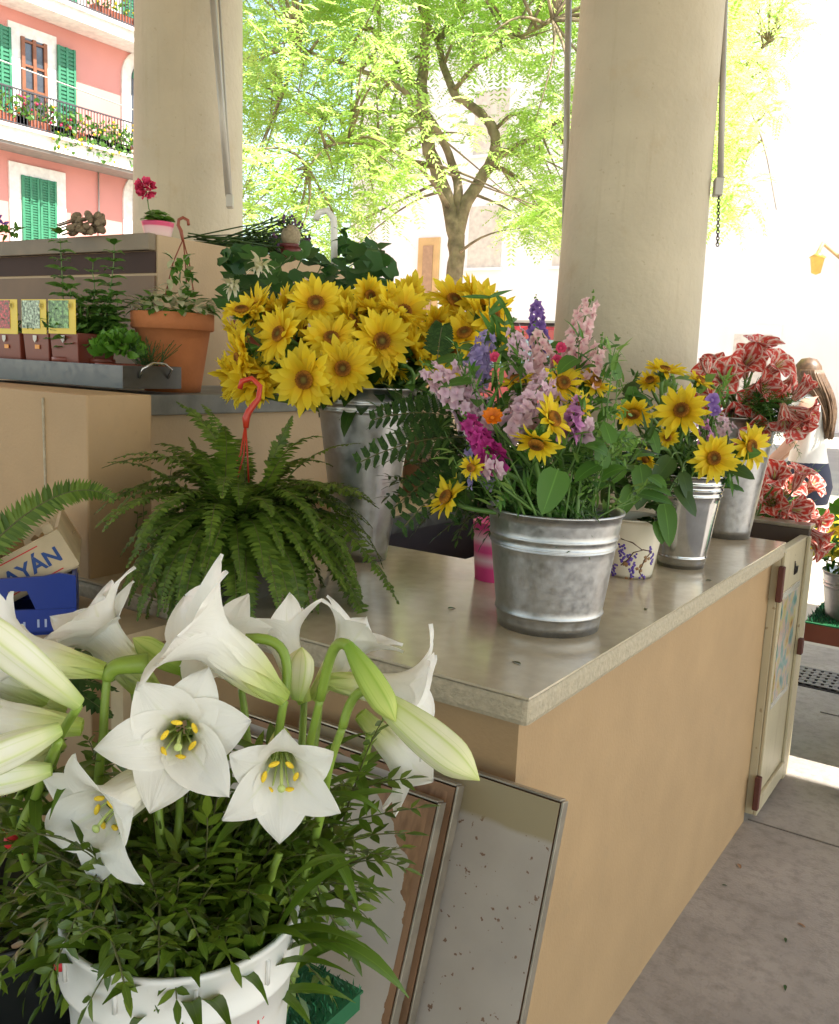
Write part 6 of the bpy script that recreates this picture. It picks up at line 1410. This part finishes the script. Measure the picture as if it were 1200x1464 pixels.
b = MB(); b.lathe(pb, [(.045+.013*k/10, .055*k/10) for k in range(11)]+[(.05, .05), (.0005, .048)], 30); b.build('pot', PPM, t)
b = MB()
for i in range(26): a = rnd(0, 6.3); roundleaf(b, pb+V((math.cos(a)*rnd(.01, .065), math.sin(a)*rnd(.01, .065), rnd(.06, .09))), V((math.cos(a)*.4, math.sin(a)*.4, 1)), rnd(.015, .024))
b.build('leaves', M['basil'], t)
c = at(209, 270, 3.22); b = MB()
for i in range(70): d = randdir(); b.blade(c+d*.016, d+cdir(0, 0, .6), randdir(), .03, .022, 3, .5, .25, 'obov')
b.build('blossom', M['hotpink'], t); b = MB(); b.tube([pb+V((0, 0, .05)), c.lerp(pb, .4)+V((-.01, 0, 0)), c], .002, 5); b.build('stem', M['stem'], t)
# dried seed heads, cut stems, cactus, white hook on top
p = at(125, 322, 3.3); t = thing('dried_bunch', 'bunch of dried grey seed heads lying on the upper block', 'dried flowers', V((p.x, p.y, ZT)))
b = MB()
for i in range(42): q = at(rnd(100, 148), rnd(308, 334), rnd(3.2, 3.35)); q.z = max(q.z, ZT+.01); b.ball(q, rnd(.008, .016), 7, 5, 0, 1.4, randdir())
for i in range(16): q = at(rnd(100, 148), rnd(310, 330), 3.25); q.z = max(q.z, ZT+.01); b.tube([q, q+V((-.12, .02, -.01))], .0025, 5)
b.build('seed_heads', M['dried'], t)
p = at(380, 322, 3.0)
t = thing('cut_stem_bundle', 'bundle of dark green flower stems with mauve heads lying on the upper block', 'flower bundle', V((p.x, p.y, ZT)))
b = MB(); f = MB()
for i in range(70):
    a = on(rnd(262, 330), 328, 0, rnd(-2.95, -2.68)); c = on(rnd(385, 445), 330, 0, rnd(-2.95, -2.66)); a.z = ZT+rnd(.004, .04); c.z = ZT+rnd(.03, .18); b.tube([a, a.lerp(c, .5)+V((0, 0, rnd(-.01, .012))), c], rnd(.0018, .003), 5)
    for k in range(3): b.blade(a.lerp(c, rnd(.4, 1)), randdir()+(c-a).normalized(), UP, .05, .012, 3, .5, .2, 'lance')
    if i % 2: 
        for k in range(5): f.ball(c+randdir()*.014, .006, 6, 4)
b.build('stems', M['darkleaf'], t); f.build('heads', pm('dusky_mauve', (.12, .06, .14), .7), t)
p = on(416, 345, 0, -2.68); p.z = ZT; t = thing('cactus_pot', 'round pale cactus in a small dark red pot', 'cactus', p); pot(t, p, .036, .048, .066, pm('dark_red_pot', (.14, .03, .03), .35))
b = MB(); c = p+V((0, 0, .100)); b.ball(c, .041, 24, 14, 0, 1.12)
for i in range(260): d = randdir(); d.z = abs(d.z)*.9+d.z*.1; q = c+V((d.x*.041, d.y*.041, d.z*.045)); b.rhomb(q, (d+randdir()*.4).normalized(), perp(d)[0], .007, .0012)
b.build('cactus', pm('pale_cactus', (.36, .30, .2), .8, var=.25, vs=90), t)
t = thing('plastic_hook', 'white plastic hanger hook standing up behind the cactus', 'hook', at(478, 380, 2.9))
b = MB(); b.tube([at(478, 380, 2.9), at(478, 330, 2.9), at(477, 312, 2.9), at(468, 301, 2.9), at(456, 304, 2.9), at(452, 314, 2.9)], .011, 8); b.build('hook', M['whitehook'], t)
p = at(8, 330, 3.2); t = thing('potted_violet', 'small plant with dark purple flowers at the far left edge of the block', 'potted plant', V((p.x, p.y, ZT)))
b = MB(); f = MB()
for i in range(40): q = at(rnd(-25, 26), rnd(325, 336), rnd(3.1, 3.3)); b.blade(q, randdir()+V((0, 0, .4)), UP, .035, .015, 3, .6, .2, 'leaf')
for i in range(12): q = at(rnd(-10, 4), rnd(310, 328), 3.2); f.blade(q, randdir(), randdir(), .025, .014, 3, .5, .2)
b.build('leaves', M['herb'], t); f.build('blossom', M['larkpurple'], t)
# ------------------------------------------------------------------ people at right
def skin_body(name, mat, verts, edges, radii, parent, sub=2):
    me = bpy.data.meshes.new(name); off = V(parent['_w']); me.from_pydata([tuple(V(v)-off) for v in verts], edges, [])
    o = bpy.data.objects.new(name, me); COL.objects.link(o); o.parent = parent; me.materials.append(mat)
    mo = o.modifiers.new('skin', 'SKIN'); mo.use_smooth_shade = True
    if not me.skin_vertices: me.attributes
    sv = me.skin_vertices[0].data if me.skin_vertices else None
    if sv is None: return o
    for i, r in enumerate(radii): sv[i].radius = r if isinstance(r, tuple) else (r, r)
    sv[0].use_root = True
    s_ = o.modifiers.new('sub', 'SUBSURF'); s_.levels = s_.render_levels = sub
    o['_w'] = tuple(off); return o
SKIN = pm('skin', (.62, .36, .26), .5, var=.05); HAIR = pm('brown_hair', (.12, .065, .03), .45, var=.3, vs=40); TOPW = pm('white_cotton', (.78, .76, .73), .8); NAVY = pm('navy_cloth', (.03, .035, .07), .8)
WD = 6.2; hp = at(1160, 560, WD); wx, wy = hp.x, hp.y; 
fwd = V((-RT.x, -RT.y, 0)).normalized()*.85 + V((FW.x, FW.y, 0)).normalized()*.5; fwd.normalize(); sdv = fwd.cross(V((0, 0, 1)))   # sdv = her right
def wp(f, s, z): return V((wx, wy, 0)) + fwd*f + sdv*s + V((0, 0, z))
t = thing('person', 'woman with long brown hair in white top and navy skirt, seen from behind', 'person', (wx, wy, 0))
vs = [wp(-.04, 0, .90), wp(-.03, 0, 1.05), wp(-.01, 0, 1.22), wp(0, 0, 1.36), wp(.02, 0, 1.43), wp(.04, 0, 1.50),
      wp(-.02, .09, .86), wp(.0, .10, .48), wp(-.02, .10, .08), wp(.1, .11, .03), wp(-.02, -.09, .86), wp(.03, -.10, .48), wp(.0, -.10, .08), wp(.13, -.11, .03),
      wp(0, .16, 1.37), wp(.06, .20, 1.12), wp(.22, .20, .93), wp(.28, .20, .86), wp(0, -.16, 1.37), wp(.06, -.2, 1.12), wp(.22, -.18, .93), wp(.28, -.18, .86)]
ed = [(0, 1), (1, 2), (2, 3), (3, 4), (4, 5), (0, 6), (6, 7), (7, 8), (8, 9), (0, 10), (10, 11), (11, 12), (12, 13), (3, 14), (14, 15), (15, 16), (16, 17), (3, 18), (18, 19), (19, 20), (20, 21)]
rad = [.12, .105, .11, .10, .05, .05, .085, .052, .036, .03, .085, .052, .036, .03, .05, .04, .032, .028, .05, .04, .032, .028]
body = skin_body('body', SKIN, vs, ed, rad, t)
b = MB(); b.lathe(wp(.06, 0, 1.545), [(max(.001, .082*math.sin(math.pi*i/10)**.8), -.115*math.cos(math.pi*i/10)) for i in range(11)], 20); 
b.lathe(wp(.145, 0, 1.53), [(.001, .02), (.012, .0), (.004, -.012), (.001, -.014)], 8); b.build('head', SKIN, t)
b = MB()
for s_ in (-1, 1):
    b.ball(wp(.128, .03*s_, 1.55), .009, 8, 6)
    for k in range(4):
        r_ = wp(.30, .2 if s_ > 0 else -.18, .85)+sdv*(.018*(k-1.5)*.8); b.tube([r_, r_+fwd*.035+V((0, 0, -.03)), r_+fwd*.04+V((0, 0, -.06))], .008, 6)
b.build('fingers_and_eyes', SKIN, t)
b = MB()
b.lathe(wp(.035, 0, 1.57), [(.001, .115), (.05, .105), (.085, .06), (.098, .0), (.1, -.06), (.085, -.1)], 20)
for i in range(150):
    a = rnd(1.2, 5.08); e = fwd*math.cos(a)+sdv*math.sin(a); p = wp(.035, 0, 1.60)+e*.088; b.tube(bez(p, p+e*.03+V((0, 0, -.08)), wp(-.12, 0, 1.4)+e*rnd(.05, .09)*V((1, 1, 1)).length/1.7, wp(-.13, rnd(-.1, .1), rnd(1.14, 1.26))+e*.03, 8), [.012, .006], 5)
b.build('hair', HAIR, t)
def shell(prof, mat, name):
    b = MB(); n = 24; vs_ = []
    for (z, f0, a_, c_) in prof:
        for j in range(n): an = 2*math.pi*j/n; vs_.append(wp(f0+a_*math.cos(an), c_*math.sin(an), z))
    b.add(vs_, [(i*n+j, i*n+(j+1) % n, (i+1)*n+(j+1) % n, (i+1)*n+j) for i in range(len(prof)-1) for j in range(n)]); b.build(name, mat, t)
shell([(.98, -.03, .13, .165), (1.06, -.025, .115, .145), (1.18, -.01, .12, .15), (1.3, 0, .125, .165), (1.37, 0, .11, .17), (1.42, .005, .075, .12), (1.44, .01, .06, .08)], TOPW, 'top')
shell([(.70, -.03, .155, .19), (.82, -.04, .165, .20), (.92, -.035, .145, .185), (.995, -.03, .125, .16), (1.0, -.03, .12, .15)], NAVY, 'skirt')
# second shopper mostly outside the right edge
sx = V((-.345, 3.60, 0)); 
t = thing('person', 'person in a dark purple quilted jacket cut off by the right picture edge', 'person', (sx.x, sx.y, 0))
PUR = pm('dark_purple_cloth', (.045, .02, .06), .7)
S = lambda x, y, z: V((sx.x+x, sx.y+y, z))
vs = [S(.1, 0, .92), S(.1, 0, 1.12), S(.1, 0, 1.32), S(.1, 0, 1.46), S(.1, 0, 1.55), S(.02, 0, .86), S(.0, .02, .47), S(-.01, 0, .08), S(-.04, -.10, .03), S(.18, 0, .86), S(.19, .02, .47), S(.19, 0, .08), S(.18, -.12, .03), S(-.07, 0, 1.38), S(-.165, .02, 1.13), S(.0, -.18, 1.02), S(.06, -.24, 1.02), S(.27, 0, 1.38), S(.33, -.02, 1.1), S(.2, -.2, 1.02)]
ed = [(0, 1), (1, 2), (2, 3), (3, 4), (0, 5), (5, 6), (6, 7), (7, 8), (0, 9), (9, 10), (10, 11), (11, 12), (2, 13), (13, 14), (14, 15), (15, 16), (2, 17), (17, 18), (18, 19)]
skin_body('body', PUR, vs, ed, [.14, .13, .13, .055, .05, .09, .06, .045, .035, .09, .06, .045, .035, .07, .06, .045, .035, .07, .06, .045], t)
b = MB(); b.lathe(S(.1, -.02, 1.64), [(max(.001, .085*math.sin(math.pi*i/10)**.8), -.12*math.cos(math.pi*i/10)) for i in range(11)], 20); b.build('head', SKIN, t)
b = MB(); b.lathe(S(.1, -.095, 1.625), [(.001, .02), (.012, 0), (.013, -.012), (.001, -.016)], 8); b.build('nose', SKIN, t)
for s_ in (-1, 1):
    b = MB(); b.ball(S(.1+.032*s_, -.092, 1.652), .010, 8, 6); b.build('eye', M['dark'], t)
    b = MB(); h_ = S(.075, -.25, 1.02) if s_ < 0 else S(.18, -.21, 1.02); b.ball(h_, .034, 10, 7, 0, .8)
    for k in range(4): q = h_+V((-.02*s_, -.012, .02-.013*k)); b.tube([q, q+V((-.035*s_, -.012, -.004)), q+V((-.055*s_, .004, -.012))], .0085, 6)
    q = h_+V((0, 0, .025)); b.tube([q, q+V((-.02*s_, -.01, .025)), q+V((-.035*s_, -.012, .03))], .009, 6)
    b.build('hand', SKIN, t)
b = MB(); b.lathe(S(.1, .0, 1.66), [(.001, .115), (.055, .105), (.092, .05), (.096, -.03), (.08, -.08)], 20); b.build('hair', HAIR, t)
for o in bpy.data.objects:
    if '_w' in o: del o['_w']
